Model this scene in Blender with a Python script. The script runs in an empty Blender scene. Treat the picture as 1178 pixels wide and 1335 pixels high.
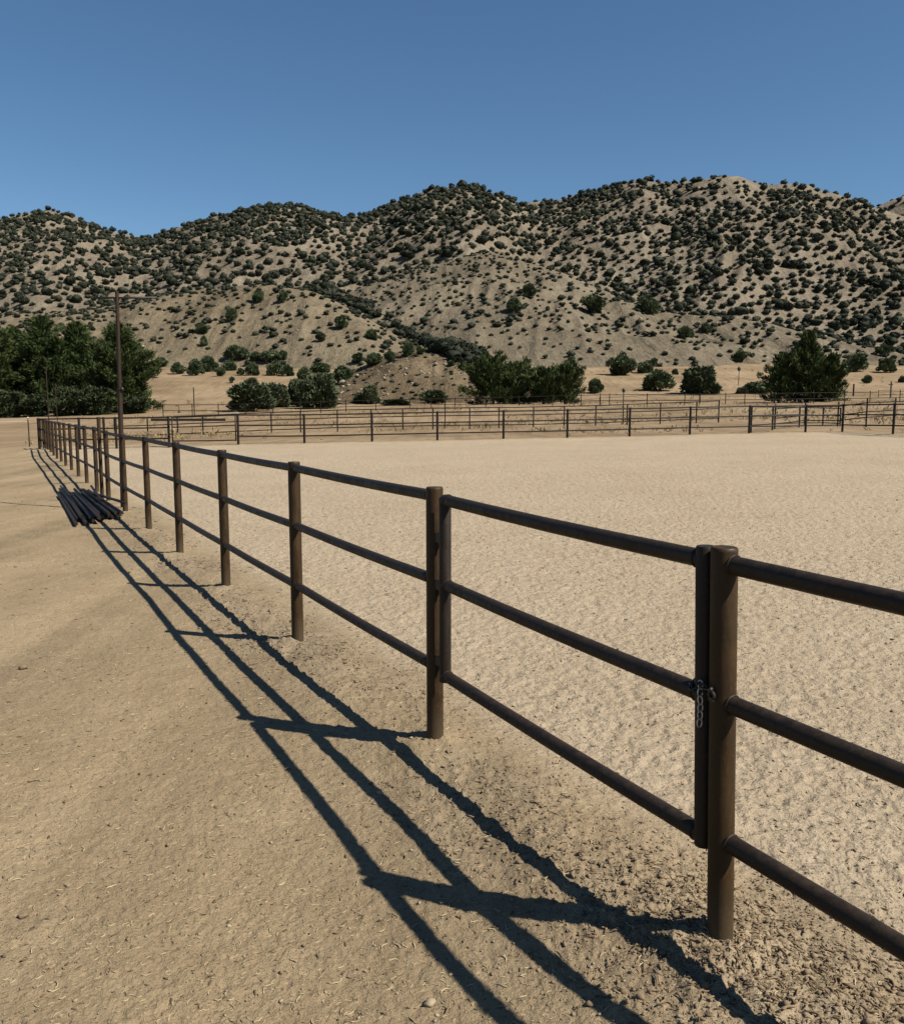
import bpy, math, random
import numpy as np
R = math.radians
SC = bpy.context.scene
COL = SC.collection
rng = np.random.default_rng(11)
random.seed(5)

# ------------------------------------------------------------------ camera, sky, sun, exposure
EYE, PITCH, FPX = 1.815, 0.125, 1150.0
cam = bpy.data.cameras.new('camera')
cam_o = bpy.data.objects.new('camera', cam)
COL.objects.link(cam_o)
cam_o.location = (0, 0, EYE)
cam_o.rotation_euler = (math.pi / 2 - PITCH, 0, 0)
cam.sensor_fit = 'VERTICAL'
cam.sensor_height = 36.0
cam.lens = FPX / 1335.0 * 36.0
cam.clip_start, cam.clip_end = 0.05, 9000
SC.camera = cam_o

SUN_AZ, SUN_EL = R(117), R(47.8)            # azimuth clockwise from +Y
w = bpy.data.worlds.new('World')
SC.world = w
w.use_nodes = True
nt = w.node_tree
bg = nt.nodes['Background']
sky = nt.nodes.new('ShaderNodeTexSky')
sky.sky_type = 'NISHITA'
sky.sun_disc = False
sky.sun_elevation = SUN_EL
sky.sun_rotation = SUN_AZ
sky.altitude = 1200
sky.air_density = 1.0
sky.dust_density = 0.3
sky.ozone_density = 4.2
hs = nt.nodes.new('ShaderNodeHueSaturation')
hs.inputs['Hue'].default_value = 0.494
hs.inputs['Saturation'].default_value = 1.08
nt.links.new(sky.outputs[0], hs.inputs['Color'])
nt.links.new(hs.outputs[0], bg.inputs[0])
bg.inputs[1].default_value = 0.053
sun = bpy.data.lights.new('sun', 'SUN')
sun.energy = 5.0
sun.angle = R(0.5)
sun.color = (1.0, 0.93, 0.80)
sun_o = bpy.data.objects.new('sun', sun)
COL.objects.link(sun_o)
sun_o.location = (30, -20, 40)
sun_o.rotation_euler = (math.pi / 2 - SUN_EL, 0, math.pi - SUN_AZ)
SC.view_settings.view_transform = 'Standard'
SC.view_settings.look = 'None'
SC.view_settings.gamma = 1
SC.view_settings.use_curve_mapping = False
SC.view_settings.exposure = 0.90
SC.cycles.max_bounces = 5
SC.cycles.diffuse_bounces = 3

# ------------------------------------------------------------------ measuring helpers
CP, SP = math.cos(PITCH), math.sin(PITCH)


def ray(px, py):
    """direction through a point of the 1178x1335 photograph -> (x/y, z/y)"""
    X = (np.asarray(px, float) - 589) / FPX
    Y = -(np.asarray(py, float) - 667.5) / FPX
    ry = CP + Y * SP
    return X / ry, (-SP + Y * CP) / ry


def at(px, py, d):
    a, e = ray(px, py)
    return np.array([float(a) * d, d, EYE + float(e) * d])


# ------------------------------------------------------------------ noise
def _h(ix, iy, s):
    n = (ix.astype(np.int64) * 374761393 + iy.astype(np.int64) * 668265263 + s * 974711) & 0xffffffff
    n = ((n ^ (n >> 13)) * 1274126177) & 0xffffffff
    return ((n ^ (n >> 16)) & 0xffffff) / float(0xffffff)


def vn(x, y, s=0):
    x = np.asarray(x, float); y = np.asarray(y, float)
    ix, iy = np.floor(x), np.floor(y)
    fx, fy = x - ix, y - iy
    u = fx * fx * fx * (fx * (fx * 6 - 15) + 10)
    v = fy * fy * fy * (fy * (fy * 6 - 15) + 10)
    a, b = _h(ix, iy, s), _h(ix + 1, iy, s)
    c, d = _h(ix, iy + 1, s), _h(ix + 1, iy + 1, s)
    return (a + (b - a) * u) * (1 - v) + (c + (d - c) * u) * v - 0.5


def fbm(x, y, s=0, o=4, g=0.5):
    t, a = 0, 1
    for i in range(o):
        t = t + a * vn(x * 2 ** i + 13.7 * i, y * 2 ** i - 7.1 * i, s + i)
        a *= g
    return t


def cell(x, y, s=0):
    """distance to the nearest jittered cell point"""
    ix, iy = np.floor(x), np.floor(y)
    best = np.full(np.shape(x), 9.0)
    for i in (-1, 0, 1):
        for j in (-1, 0, 1):
            cx, cy = ix + i, iy + j
            dx = cx + _h(cx, cy, s) - x
            dy = cy + _h(cx, cy, s + 77) - y
            best = np.minimum(best, dx * dx + dy * dy)
    return np.sqrt(best)


def sstep(a, b, x):
    t = np.clip((x - a) / (b - a), 0, 1)
    return t * t * (3 - 2 * t)


# ------------------------------------------------------------------ mesh helpers
class MB:
    def __init__(self):
        self.v, self.f, self.n = [], [], 0

    def add(self, v, f):
        self.v.append(np.asarray(v, float))
        self.f += [tuple(i + self.n for i in q) for q in f]
        self.n += len(v)

    def tube(self, pts, rads, n=10, caps=True):
        pts = np.asarray(pts, float)
        rads = np.broadcast_to(np.asarray(rads, float), (len(pts),))
        t = np.gradient(pts, axis=0)
        t /= np.linalg.norm(t, axis=1)[:, None] + 1e-12
        up = np.array([0, 0, 1.0]) if abs(t[0][2]) < 0.9 else np.array([1.0, 0, 0])
        V = []
        a = np.cross(t[0], up); a /= np.linalg.norm(a)
        for p, q, r in zip(pts, t, rads):
            a = a - q * a.dot(q); a /= np.linalg.norm(a)
            b = np.cross(q, a)
            ang = np.arange(n) * 2 * math.pi / n
            V.append(p + r * (np.cos(ang)[:, None] * a + np.sin(ang)[:, None] * b))
        F = []
        for k in range(len(pts) - 1):
            for i in range(n):
                j = (i + 1) % n
                F.append((k * n + i, k * n + j, (k + 1) * n + j, (k + 1) * n + i))
        if caps:
            F.append(tuple(range(n))[::-1])
            F.append(tuple((len(pts) - 1) * n + i for i in range(n)))
        self.add(np.concatenate(V), F)
        return self

    def box(self, c, size, rz=0.0, ax=None):
        sx, sy, sz = np.asarray(size, float) / 2
        v = np.array([(x, y, z) for x in (-sx, sx) for y in (-sy, sy) for z in (-sz, sz)])
        co, si = math.cos(rz), math.sin(rz)
        v = np.stack([v[:, 0] * co - v[:, 1] * si, v[:, 0] * si + v[:, 1] * co, v[:, 2]], 1) + np.asarray(c, float)
        self.add(v, [(0, 1, 3, 2), (4, 6, 7, 5), (0, 4, 5, 1), (2, 3, 7, 6), (0, 2, 6, 4), (1, 5, 7, 3)])
        return self

    def torus(self, c, R0, r, nrm, stretch=1.0, sdir=(0, 0, 1), n=14, m=6):
        nrm = np.asarray(nrm, float); nrm /= np.linalg.norm(nrm)
        a = np.asarray(sdir, float); a = a - nrm * a.dot(nrm); a /= np.linalg.norm(a)
        b = np.cross(nrm, a)
        V, F = [], []
        for i in range(n):
            th = 2 * math.pi * i / n
            ctr = R0 * (math.cos(th) * a * stretch + math.sin(th) * b)
            o = math.cos(th) * a + math.sin(th) * b
            for j in range(m):
                ph = 2 * math.pi * j / m
                V.append(np.asarray(c, float) + ctr + r * (math.cos(ph) * o + math.sin(ph) * nrm))
        for i in range(n):
            for j in range(m):
                F.append((i * m + j, ((i + 1) % n) * m + j, ((i + 1) % n) * m + (j + 1) % m, i * m + (j + 1) % m))
        self.add(np.array(V), F)
        return self

    def build(self, name, mat, parent=None, smooth=True, local=None):
        v = np.concatenate(self.v)
        if local is not None:
            v = v - np.asarray(local)
        return link(name, mesh(name, v, self.f, mat, smooth), parent)


def mesh(name, v, f, mat, smooth=True):
    me = bpy.data.meshes.new(name)
    if isinstance(f, np.ndarray):
        k = f.shape[1]
        me.vertices.add(len(v)); me.vertices.foreach_set('co', np.asarray(v, np.float32).ravel())
        me.loops.add(f.size); me.loops.foreach_set('vertex_index', f.astype(np.int32).ravel())
        me.polygons.add(len(f))
        me.polygons.foreach_set('loop_start', np.arange(len(f), dtype=np.int32) * k)
        me.update(calc_edges=True)
    else:
        me.from_pydata([tuple(p) for p in v], [], f)
        me.update()
    me.materials.append(mat)
    if smooth:
        me.polygons.foreach_set('use_smooth', np.ones(len(me.polygons), bool))
        if smooth is not True:
            me.set_sharp_from_angle(angle=smooth)
    return me


def link(name, me, parent=None):
    o = bpy.data.objects.new(name, me)
    COL.objects.link(o)
    o.parent = parent
    return o


def tag(o, label, cat, group=None, kind=None):
    if label: o['label'] = label
    if cat: o['category'] = cat
    if group: o['group'] = group
    if kind: o['kind'] = kind
    return o


def thing(name, label, cat, loc=(0, 0, 0), group=None):
    o = bpy.data.objects.new(name, None)
    COL.objects.link(o)
    o.location = tuple(float(c) for c in loc)
    o.empty_display_size = 0.2
    return tag(o, label, cat, group)


# ------------------------------------------------------------------ materials
class NT:
    def __init__(self, name):
        self.m = bpy.data.materials.new(name)
        self.m.use_nodes = True
        self.t = self.m.node_tree
        self.b = self.t.nodes['Principled BSDF']

    def n(self, typ, **kw):
        nd = self.t.nodes.new(typ)
        for k, v in kw.items():
            if k in nd.inputs: nd.inputs[k].default_value = v
            else: setattr(nd, k, v)
        return nd

    def l(self, a, b): self.t.links.new(a, b)

    def noise(self, vec, scale, detail=4, rough=0.55, dist=0.0):
        nd = self.n('ShaderNodeTexNoise')
        nd.inputs['Scale'].default_value = scale
        nd.inputs['Detail'].default_value = detail
        nd.inputs['Roughness'].default_value = rough
        nd.inputs['Distortion'].default_value = dist
        self.l(vec, nd.inputs['Vector'])
        return nd.outputs['Fac']

    def ramp(self, fac, stops):
        nd = self.n('ShaderNodeValToRGB')
        e = nd.color_ramp.elements
        while len(e) < len(stops): e.new(0.5)
        for el, (p, c) in zip(e, stops):
            el.position = p
            el.color = (*c, 1) if not np.isscalar(c) else (c, c, c, 1)
        self.l(fac, nd.inputs[0])
        return nd.outputs[0]

    def mix(self, fac, a, b, mode='MIX'):
        nd = self.n('ShaderNodeMix', data_type='RGBA', blend_type=mode)
        for s, val in ((0, fac), (6, a), (7, b)):
            if hasattr(val, 'links'): self.l(val, nd.inputs[s])
            elif s == 0: nd.inputs[0].default_value = val
            else: nd.inputs[s].default_value = (*val, 1)
        return nd.outputs[2]

    def math(self, op, a, b=None):
        nd = self.n('ShaderNodeMath', operation=op)
        for s, val in ((0, a), (1, b)):
            if val is None: continue
            if hasattr(val, 'links'): self.l(val, nd.inputs[s])
            else: nd.inputs[s].default_value = val
        return nd.outputs[0]

    def bump(self, h, strength, dist, prev=None):
        nd = self.n('ShaderNodeBump')
        nd.inputs['Strength'].default_value = strength
        nd.inputs['Distance'].default_value = dist
        self.l(h, nd.inputs['Height'])
        if prev is not None: self.l(prev, nd.inputs['Normal'])
        return nd.outputs[0]

    def pos(self): return self.n('ShaderNodeNewGeometry').outputs['Position']
    def obj(self): return self.n('ShaderNodeTexCoord').outputs['Object']

    def attr(self, name):
        return self.n('ShaderNodeAttribute', attribute_name=name).outputs['Fac']

    def finish(self, col=None, rough=0.9, spec=0.2, normal=None, metal=0.0):
        b = self.b
        if col is not None:
            if hasattr(col, 'links'): self.l(col, b.inputs['Base Color'])
            else: b.inputs['Base Color'].default_value = (*col, 1)
        if hasattr(rough, 'links'): self.l(rough, b.inputs['Roughness'])
        else: b.inputs['Roughness'].default_value = rough
        b.inputs['Specular IOR Level'].default_value = spec
        b.inputs['Metallic'].default_value = metal
        if normal is not None: self.l(normal, b.inputs['Normal'])
        return self.m


FTH0 = 0.4778


def mat_ground():
    k = NT('sand_and_dirt')
    p = k.pos()
    big = k.noise(p, 0.35, 5, 0.6)
    mid = k.noise(p, 3.0, 5, 0.65)
    fine = k.noise(p, 30, 5, 0.72, 0.2)
    vfine = k.noise(p, 95, 3, 0.7)
    lane = k.ramp(k.math('ADD', k.math('MULTIPLY', big, 0.6), k.math('MULTIPLY', mid, 0.4)),
                  [(0.32, (0.1749, 0.1298, 0.0790)), (0.5, (0.2167, 0.1644, 0.1029)), (0.68, (0.2624, 0.2028, 0.1300))])
    sand = k.ramp(k.math('ADD', k.math('MULTIPLY', big, 0.5), k.math('MULTIPLY', mid, 0.5)),
                  [(0.3, (0.2586, 0.2036, 0.1428)), (0.5, (0.2944, 0.2366, 0.1683)), (0.7, (0.3232, 0.2643, 0.1938))])
    berm = k.ramp(mid, [(0.35, (0.1787, 0.1375, 0.0901)), (0.65, (0.2472, 0.1951, 0.1327))])
    field = k.ramp(k.noise(p, 0.09, 7, 0.65),
                   [(0.33, (0.1342, 0.0941, 0.0552)), (0.5, (0.1917, 0.1385, 0.0851)), (0.68, (0.2415, 0.1807, 0.1159))])
    c = k.mix(k.attr('arena'), lane, sand)
    c = k.mix(k.attr('berm'), c, berm)
    c = k.mix(k.attr('field'), c, field)
    mp = k.n('ShaderNodeMapping'); mp.inputs['Rotation'].default_value = (0, 0, -FTH0); mp.inputs['Scale'].default_value = (1.5, 0.10, 1)
    k.l(p, mp.inputs['Vector'])
    trk = k.ramp(k.noise(mp.outputs[0], 1.0, 4, 0.6), [(0.34, 0.80), (0.5, 0.98), (0.64, 1.10)])
    c = k.mix(k.attr('arena'), k.mix(1.0, c, trk, 'MULTIPLY'), c)
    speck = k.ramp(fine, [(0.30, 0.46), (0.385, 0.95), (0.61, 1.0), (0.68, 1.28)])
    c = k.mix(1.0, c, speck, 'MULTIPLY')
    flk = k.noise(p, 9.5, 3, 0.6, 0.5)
    c = k.mix(k.attr('arena'), c, k.mix(1.0, c, k.ramp(flk, [(0.28, 0.74), (0.38, 0.98), (0.62, 1.0), (0.74, 1.08)]), 'MULTIPLY'))  # shaded sides of dimples painted into the sand colour as dark flecks
    speck2 = k.ramp(vfine, [(0.31, 0.55), (0.40, 0.97), (0.60, 1.0), (0.69, 1.25)])
    c = k.mix(1.0, c, speck2, 'MULTIPLY')
    soft = k.math('ADD', 0.32, k.math('MULTIPLY', k.attr('arena'), 0.36))
    b1 = k.n('ShaderNodeBump'); b1.inputs['Distance'].default_value = 0.070
    k.l(soft, b1.inputs['Strength']); k.l(flk, b1.inputs['Height'])
    n2 = k.bump(fine, 0.7, 0.022, b1.outputs[0])
    n3 = k.bump(vfine, 0.7, 0.008, n2)
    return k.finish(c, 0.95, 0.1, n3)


def mat_hill(name, a, b, c3):
    k = NT(name)
    p = k.pos()
    big = k.noise(p, 0.018, 6, 0.65)
    mid = k.noise(p, 0.12, 6, 0.7)
    fine = k.noise(p, 0.7, 5, 0.75)
    col = k.ramp(k.math('ADD', k.math('MULTIPLY', big, 0.55), k.math('MULTIPLY', mid, 0.45)),
                 [(0.36, a), (0.5, b), (0.63, c3)])
    col = k.mix(1.0, col, k.ramp(fine, [(0.33, 0.66), (0.47, 1.0), (0.62, 1.05), (0.72, 1.28)]), 'MULTIPLY')
    mp = k.n('ShaderNodeMapping'); mp.inputs['Scale'].default_value = (0.33, 0.06, 0.05); k.l(p, mp.inputs['Vector'])
    rill = k.noise(mp.outputs[0], 1.0, 6, 0.7, 0.8)
    col = k.mix(1.0, col, k.ramp(rill, [(0.33, 0.78), (0.48, 1.0), (0.62, 1.04), (0.72, 1.18)]), 'MULTIPLY')
    n = k.bump(rill, 0.6, 2.2, k.bump(mid, 0.7, 2.5))
    n = k.bump(fine, 0.8, 0.8, n)
    return k.finish(col, 0.95, 0.05, n)


def mat_leaf(name, a, b, c3, scale=1.2):
    k = NT(name)
    p = k.pos()
    rnd = k.n('ShaderNodeObjectInfo').outputs['Random']
    f = k.math('ADD', k.math('MULTIPLY', k.noise(p, scale, 3, 0.6), 0.8), k.math('MULTIPLY', rnd, 0.22))
    col = k.ramp(f, [(0.3, a), (0.5, b), (0.72, c3)])
    return k.finish(col, 0.75, 0.15)


def mat_pipe(name, a, b, rust, dusty=0.0):
    k = NT(name)
    p = k.pos()
    mp = k.n('ShaderNodeMapping'); mp.inputs['Scale'].default_value = (3.2, 3.2, 0.5); k.l(p, mp.inputs['Vector'])
    f = k.math('ADD', k.math('MULTIPLY', k.noise(mp.outputs[0], 9, 6, 0.7), 0.6), k.math('MULTIPLY', k.noise(p, 7, 5, 0.65), 0.4))
    g = k.noise(p, 60, 4, 0.7)
    col = k.ramp(f, [(0.38, a), (0.60, b)])
    col = k.mix(k.ramp(g, [(0.55, 0.0), (0.68, 0.75)]), col, rust)
    # pale mineral spots and a dusty splash line
    spots = k.ramp(k.noise(p, 130, 2, 0.5), [(0.76, 0.0), (0.82, 0.5)])
    col = k.mix(spots, col, (0.0780, 0.0663, 0.0507))
    if dusty:
        z = k.n('ShaderNodeSeparateXYZ'); k.l(k.obj(), z.inputs[0])
        d = k.ramp(k.math('ADD', z.outputs[2], k.math('MULTIPLY', k.math('SUBTRACT', f, 0.5), 0.25)),
                   [(0.0, dusty), (0.22, 0.0)])
        col = k.mix(d, col, (0.1170, 0.0936, 0.0624))
    n = k.bump(g, 0.25, 0.003)
    r = k.ramp(f, [(0.38, 0.42), (0.62, 0.72)])
    return k.finish(col, r, 0.24, n)


def mat_flat(name, col, rough=0.8, var=0.25, scale=20, spec=0.2, metal=0.0, bump=0.2):
    k = NT(name)
    f = k.noise(k.pos(), scale, 5, 0.65)
    c = k.ramp(f, [(0.3, tuple(x * (1 - var) for x in col)), (0.7, tuple(min(1, x * (1 + var)) for x in col))])
    return k.finish(c, rough, spec, k.bump(f, bump, 0.02), metal)


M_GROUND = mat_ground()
M_MOUNT = mat_hill('mountain_soil', (0.1046, 0.0868, 0.0644), (0.1519, 0.1266, 0.0952), (0.1957, 0.1671, 0.1273))
M_HILL = mat_hill('bare_hill_soil', (0.1020, 0.0845, 0.0601), (0.1397, 0.1162, 0.0829), (0.1774, 0.1503, 0.1087))
M_KNOLL = mat_hill('knoll_soil', (0.1106, 0.0879, 0.0589), (0.1437, 0.1169, 0.0790), (0.1733, 0.1436, 0.0992))
M_MOUND = mat_hill('mound_soil', (0.0682, 0.0504, 0.0309), (0.1091, 0.0824, 0.0519), (0.1636, 0.1294, 0.0847))
M_PINE = mat_leaf('pine_needles', (0.0214, 0.0348, 0.0099), (0.0364, 0.0526, 0.0157), (0.0597, 0.0766, 0.0256), 0.9)
M_OLIVE = mat_leaf('grey_green_leaves', (0.0378, 0.0511, 0.0246), (0.0624, 0.0775, 0.0397), (0.0946, 0.1097, 0.0606), 0.8)
M_JUNI = mat_leaf('juniper_leaves', (0.0383, 0.0551, 0.0242), (0.0612, 0.0817, 0.0396), (0.0958, 0.1148, 0.0612), 0.5)
M_SCRUB = mat_leaf('hillside_scrub_leaves', (0.0112, 0.0145, 0.0084), (0.0187, 0.0234, 0.0140), (0.0318, 0.0365, 0.0234), 0.2)
M_FOOT = mat_leaf('dark_hedge_leaves', (0.0203, 0.0296, 0.0125), (0.0343, 0.0452, 0.0203), (0.0546, 0.0655, 0.0328), 0.9)
M_BARK = mat_flat('bark', (0.0546, 0.0390, 0.0273), 0.95, 0.4, 6)
M_POST = mat_pipe('bronze_weathered_pipe', (0.0154, 0.0088, 0.0032), (0.0352, 0.0190, 0.0060), (0.0526, 0.0239, 0.0071), 0.28)
M_RAIL = mat_pipe('brown_weathered_pipe', (0.0099, 0.0069, 0.0047), (0.0198, 0.0132, 0.0088), (0.0330, 0.0187, 0.0093))
M_FAR = mat_pipe('dark_painted_pipe', (0.0047, 0.0033, 0.0023), (0.0084, 0.0056, 0.0037), (0.0140, 0.0084, 0.0047))
M_RUST = mat_pipe('rusty_loose_pipe', (0.010, 0.006, 0.0042), (0.020, 0.0112, 0.0072), (0.034, 0.016, 0.008))
M_POLE = mat_pipe('rust_red_pole', (0.0162, 0.0096, 0.0066), (0.0299, 0.0170, 0.0104), (0.0437, 0.0238, 0.0126))
M_STEEL = mat_flat('galvanised_steel', (0.3744, 0.3744, 0.3744), 0.35, 0.3, 80, 0.5, 0.9)
M_DARK = mat_flat('dark_iron', (0.0140, 0.0122, 0.0103), 0.5, 0.3, 60, 0.4)
M_PEB = mat_flat('pebble_stone', (0.2106, 0.1677, 0.1170), 0.9, 0.45, 14)
M_CLOD = mat_flat('dirt_clod', (0.1482, 0.1092, 0.0702), 0.95, 0.35, 25)
M_STRAW = mat_flat('dry_straw', (0.3120, 0.2535, 0.1560), 0.8, 0.3, 8)
M_DRYGRASS = mat_leaf('dry_grass_blades', (0.1350, 0.1013, 0.0513), (0.2160, 0.1647, 0.0891), (0.2835, 0.2228, 0.1283), 0.2)
M_ROCK = mat_flat('pale_rock', (0.2106, 0.1755, 0.1326), 0.9, 0.3, 1.5)
M_BITS = mat_flat('dark_bark_bits', (0.0780, 0.0569, 0.0351), 0.95, 0.4, 30)
M_DRYWOOD = mat_flat('weathered_wood', (0.0780, 0.0585, 0.0406), 0.9, 0.4, 12)
M_WHITE = mat_flat('white_paint', (0.4836, 0.4680, 0.4446), 0.6, 0.1, 10)

# ------------------------------------------------------------------ ground shape
FX0, FY0, FTH = -1.155, 6.495, -0.4778
FDX, FDY = math.sin(FTH), math.cos(FTH)
FNX, FNY = math.cos(FTH), -math.sin(FTH)


def fdist(x, y): return (x - FX0) * FNX + (y - FY0) * FNY


ROWS = [  # depth, [(photo column, height)]
    (0.3, [(0, .0), (1178, .02)]), (2.6, [(0, -.05), (600, -.02), (900, .05), (1178, .06)]), (4.5, [(0, -.04), (565, -.01), (1178, .02)]),
    (6.5, [(0, -.07), (388, -.05), (1178, .0)]), (10.7, [(0, -.12), (235, -.11), (1178, .0)]),
    (15.3, [(0, -.17), (163, -.17), (1178, .05)]), (22, [(0, -.27), (111, -.27), (1178, .14)]),
    (38, [(0, -.30), (52, -.26), (200, -.17), (311, -.09), (1049, .34), (1178, .36)]),
    (58, [(0, -.42), (193, -.40), (564, -.02), (936, .40), (1178, .5)]),
    (95, [(0, -.3), (213, .33), (534, .9), (945, 1.57), (1178, 1.8)]),
    (135, [(0, 1.2), (200, 2.2), (600, 2.5), (1178, 3.2)]), (170, [(0, 5.2), (300, 6.7), (1178, 6.9)]),
    (205, [(0, 9.5), (1178, 10.5)]), (300, [(0, 13), (1178, 14)]), (700, [(0, 16), (1178, 16)]), (7000, [(0, 16), (1178, 16)])]
_UG = np.linspace(-1400, 2600, 401)
_LD = np.log([r[0] for r in ROWS])
_TAB = np.array([np.interp(_UG, [q[0] for q in r[1]], [q[1] for q in r[1]]) for r in ROWS])
_ker = np.hanning(15); _ker /= _ker.sum()
_TAB = np.array([np.convolve(np.pad(r, 7, mode='edge'), _ker, 'valid') for r in _TAB])


def gbase(x, y):
    x = np.asarray(x, float); y = np.asarray(y, float)
    d = np.maximum(np.hypot(x, y) * np.where(y > 0, np.cos(np.clip(np.arctan2(x, y), -1.2, 1.2)), 0.36), 0.3)
    d = np.clip(d, 0.3, 6900)
    u = np.clip(589 + 1159 * np.clip(x / np.maximum(y, 0.05), -1.6, 1.6), -1390, 2590)
    L = np.log(d)
    i = np.clip(np.searchsorted(_LD, L) - 1, 0, len(_LD) - 2)
    t = (L - _LD[i]) / (_LD[i + 1] - _LD[i])
    ug = (u + 1400) / 10.0
    j = np.clip(ug.astype(int), 0, 399); s = ug - j
    g = lambda ii: _TAB[ii, j] * (1 - s) + _TAB[ii, j + 1] * s
    i0, i3 = np.maximum(i - 1, 0), np.minimum(i + 2, len(_LD) - 1)
    p0, p1, p2, p3 = g(i0), g(i), g(i + 1), g(i3)
    h = _LD[i + 1] - _LD[i]
    m1 = 0.5 * ((p2 - p1) / h + (p1 - p0) / np.maximum(_LD[i] - _LD[i0], 1e-6) * (i0 < i))
    m2 = 0.5 * ((p2 - p1) / h + (p3 - p2) / np.maximum(_LD[i3] - _LD[i + 1], 1e-6) * (i3 > i + 1))
    t2, t3 = t * t, t * t * t
    return (2 * t3 - 3 * t2 + 1) * p1 + (t3 - 2 * t2 + t) * h * m1 + (-2 * t3 + 3 * t2) * p2 + (t3 - t2) * h * m2


def f1_depth(x, y):
    """signed distance in front (+) of the arena's far fence, measured along y"""
    u = 589 + 1159 * x / np.maximum(y, 0.05)
    return np.interp(u, [52, 311, 656, 1049, 1097, 1163, 1300], [39, 37.2, 38, 39.5, 39.6, 37.2, 33]) - y


def berm_mask(x, y):
    d = fdist(x, y) + 0.10 * vn(y * 0.9, x * 0.9, 5)
    return np.exp(-((d + 0.02) / 0.42) ** 2) * sstep(42, 36, y)


def ground_z(x, y, detail=True):
    z = gbase(x, y)
    b = berm_mask(x, y)
    z = z + 0.06 * b
    fd = fdist(x, y)
    far1 = f1_depth(x, y)
    arena = sstep(0.15, 0.8, fd) * sstep(-0.3, 0.6, far1)
    # a low bank along the far side of the arena
    z = z + 0.10 * np.exp(-((far1 + 0.2) / 0.7) ** 2) * (fd > 0)
    r = np.hypot(x, y)
    z = z + 0.03 * fbm(x * .35, y * .35, 3, 3) * sstep(2, 8, r)
    z = z + 0.16 * np.exp(-((y - 35.5) / 1.6) ** 2) * np.exp(-((fd + 1.2) / 1.3) ** 2) * 0.8
    if detail:
        near = 1 - sstep(14, 48, r)
        # hoof prints in the sand, pitted packed dirt in the lane, loose clods on the bank
        wx, wy = x + 0.06 * vn(x * 8, y * 8, 21), y + 0.06 * vn(x * 8, y * 8, 22)
        c1 = cell(wx * 10, wy * 10, 31); c2 = cell(wx * 21 + 3, wy * 21, 32)
        hoof = -0.0075 * (1 - sstep(0.08, 0.36, c1)) + 0.003 * sstep(0.4, 0.6, c1) - 0.006 * (1 - sstep(0.1, 0.36, c2)) \
               + 0.0085 * fbm(x * 13, y * 13, 41, 4) + 0.010 * vn(x * 1.8, y * 1.8, 45)
        pits = 0.0045 * fbm(x * 14, y * 14, 51, 4, 0.65) + 0.012 * vn(x * 1.3, y * 1.3, 55) - 0.005 * (1 - sstep(0.05, 0.32, cell(wx * 17, wy * 17, 61)))
        clod = 0.014 * fbm(x * 11, y * 11, 71, 5, 0.66) * (0.6 + 1.2 * np.clip(vn(x * 1.1, y * 1.1, 73) + .4, 0, 1)) + 0.007 * (1 - sstep(0.1, 0.35, cell(wx * 18, wy * 18, 81)))
        z = z + near * (arena * hoof * (1 - b) + (1 - arena) * pits * (1 - b) + clod * np.clip(b * 1.15, 0, 1))
    for L, h in ((-4.37, .022), (-2.32, .03), (0.03, .03), (2.35, .03), (4.78, .03), (7.22, .03), (9.8, .03)):
        px_, py_ = FX0 + FDX * L, FY0 + FDY * L
        rr_ = np.hypot(x - px_ + .03, y - py_)
        z = z + h * np.exp(-(rr_ / .17) ** 2) * (1 + 1.2 * vn(x * 9, y * 9, 75))
    z = z + sstep(45, 90, r) * 0.35 * fbm(x * .06, y * .06, 91, 5)
    return z, arena, b


def build_ground():
    fine = np.arange(-33.5, 33.5001, 0.1)
    coarse = np.concatenate([np.arange(-180, -90, 7.5), np.arange(-90, -33.5, 2.5)])
    ang = np.radians(np.concatenate([coarse, fine, -coarse[::-1]]))     # closes at +-180
    rad = [0.25]
    while rad[-1] < 7000:
        r = rad[-1]
        rad.append(r * (1.0045 if 1.6 < r < 14 else 1.008 if r < 46 else 1.025 if r < 240 else 1.15))
    rad = np.array(rad)
    A, RR = np.meshgrid(ang, rad)
    x, y = RR * np.sin(A), RR * np.cos(A)
    z, arena, b = ground_z(x, y)
    n, m = RR.shape
    v = np.stack([x, y, z], -1).reshape(-1, 3)
    i = (np.arange(n - 1)[:, None] * m + np.arange(m - 1)[None, :]).ravel()
    f = np.stack([i, i + 1, i + m + 1, i + m], 1)
    # centre cap
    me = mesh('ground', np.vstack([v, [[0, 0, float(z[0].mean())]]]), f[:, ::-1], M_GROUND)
    for nm, val in (('arena', arena), ('berm', np.clip(b * (.65 + 1.5 * vn(x * 1.1, y * 1.1, 73) + .7 * vn(x * 4, y * 4, 74)), 0, 1) * sstep(42, 30, y)),
                    ('field', sstep(-0.2, -1.0, f1_depth(x, y)) * sstep(30, 36, y))):
        at_ = me.attributes.new(nm, 'FLOAT', 'POINT')
        at_.data.foreach_set('value', np.append(val.ravel(), 0.0).astype(np.float32))
    o = link('ground', me)
    tag(o, None, None, kind='structure')
    return o


build_ground()


def gz(x, y): return float(ground_z(np.array([x]), np.array([y]), False)[0][0])


def on_ground(px, d):
    a = float(ray(px, 523)[0])
    return np.array([a * d, d, gz(a * d, d)])


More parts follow.
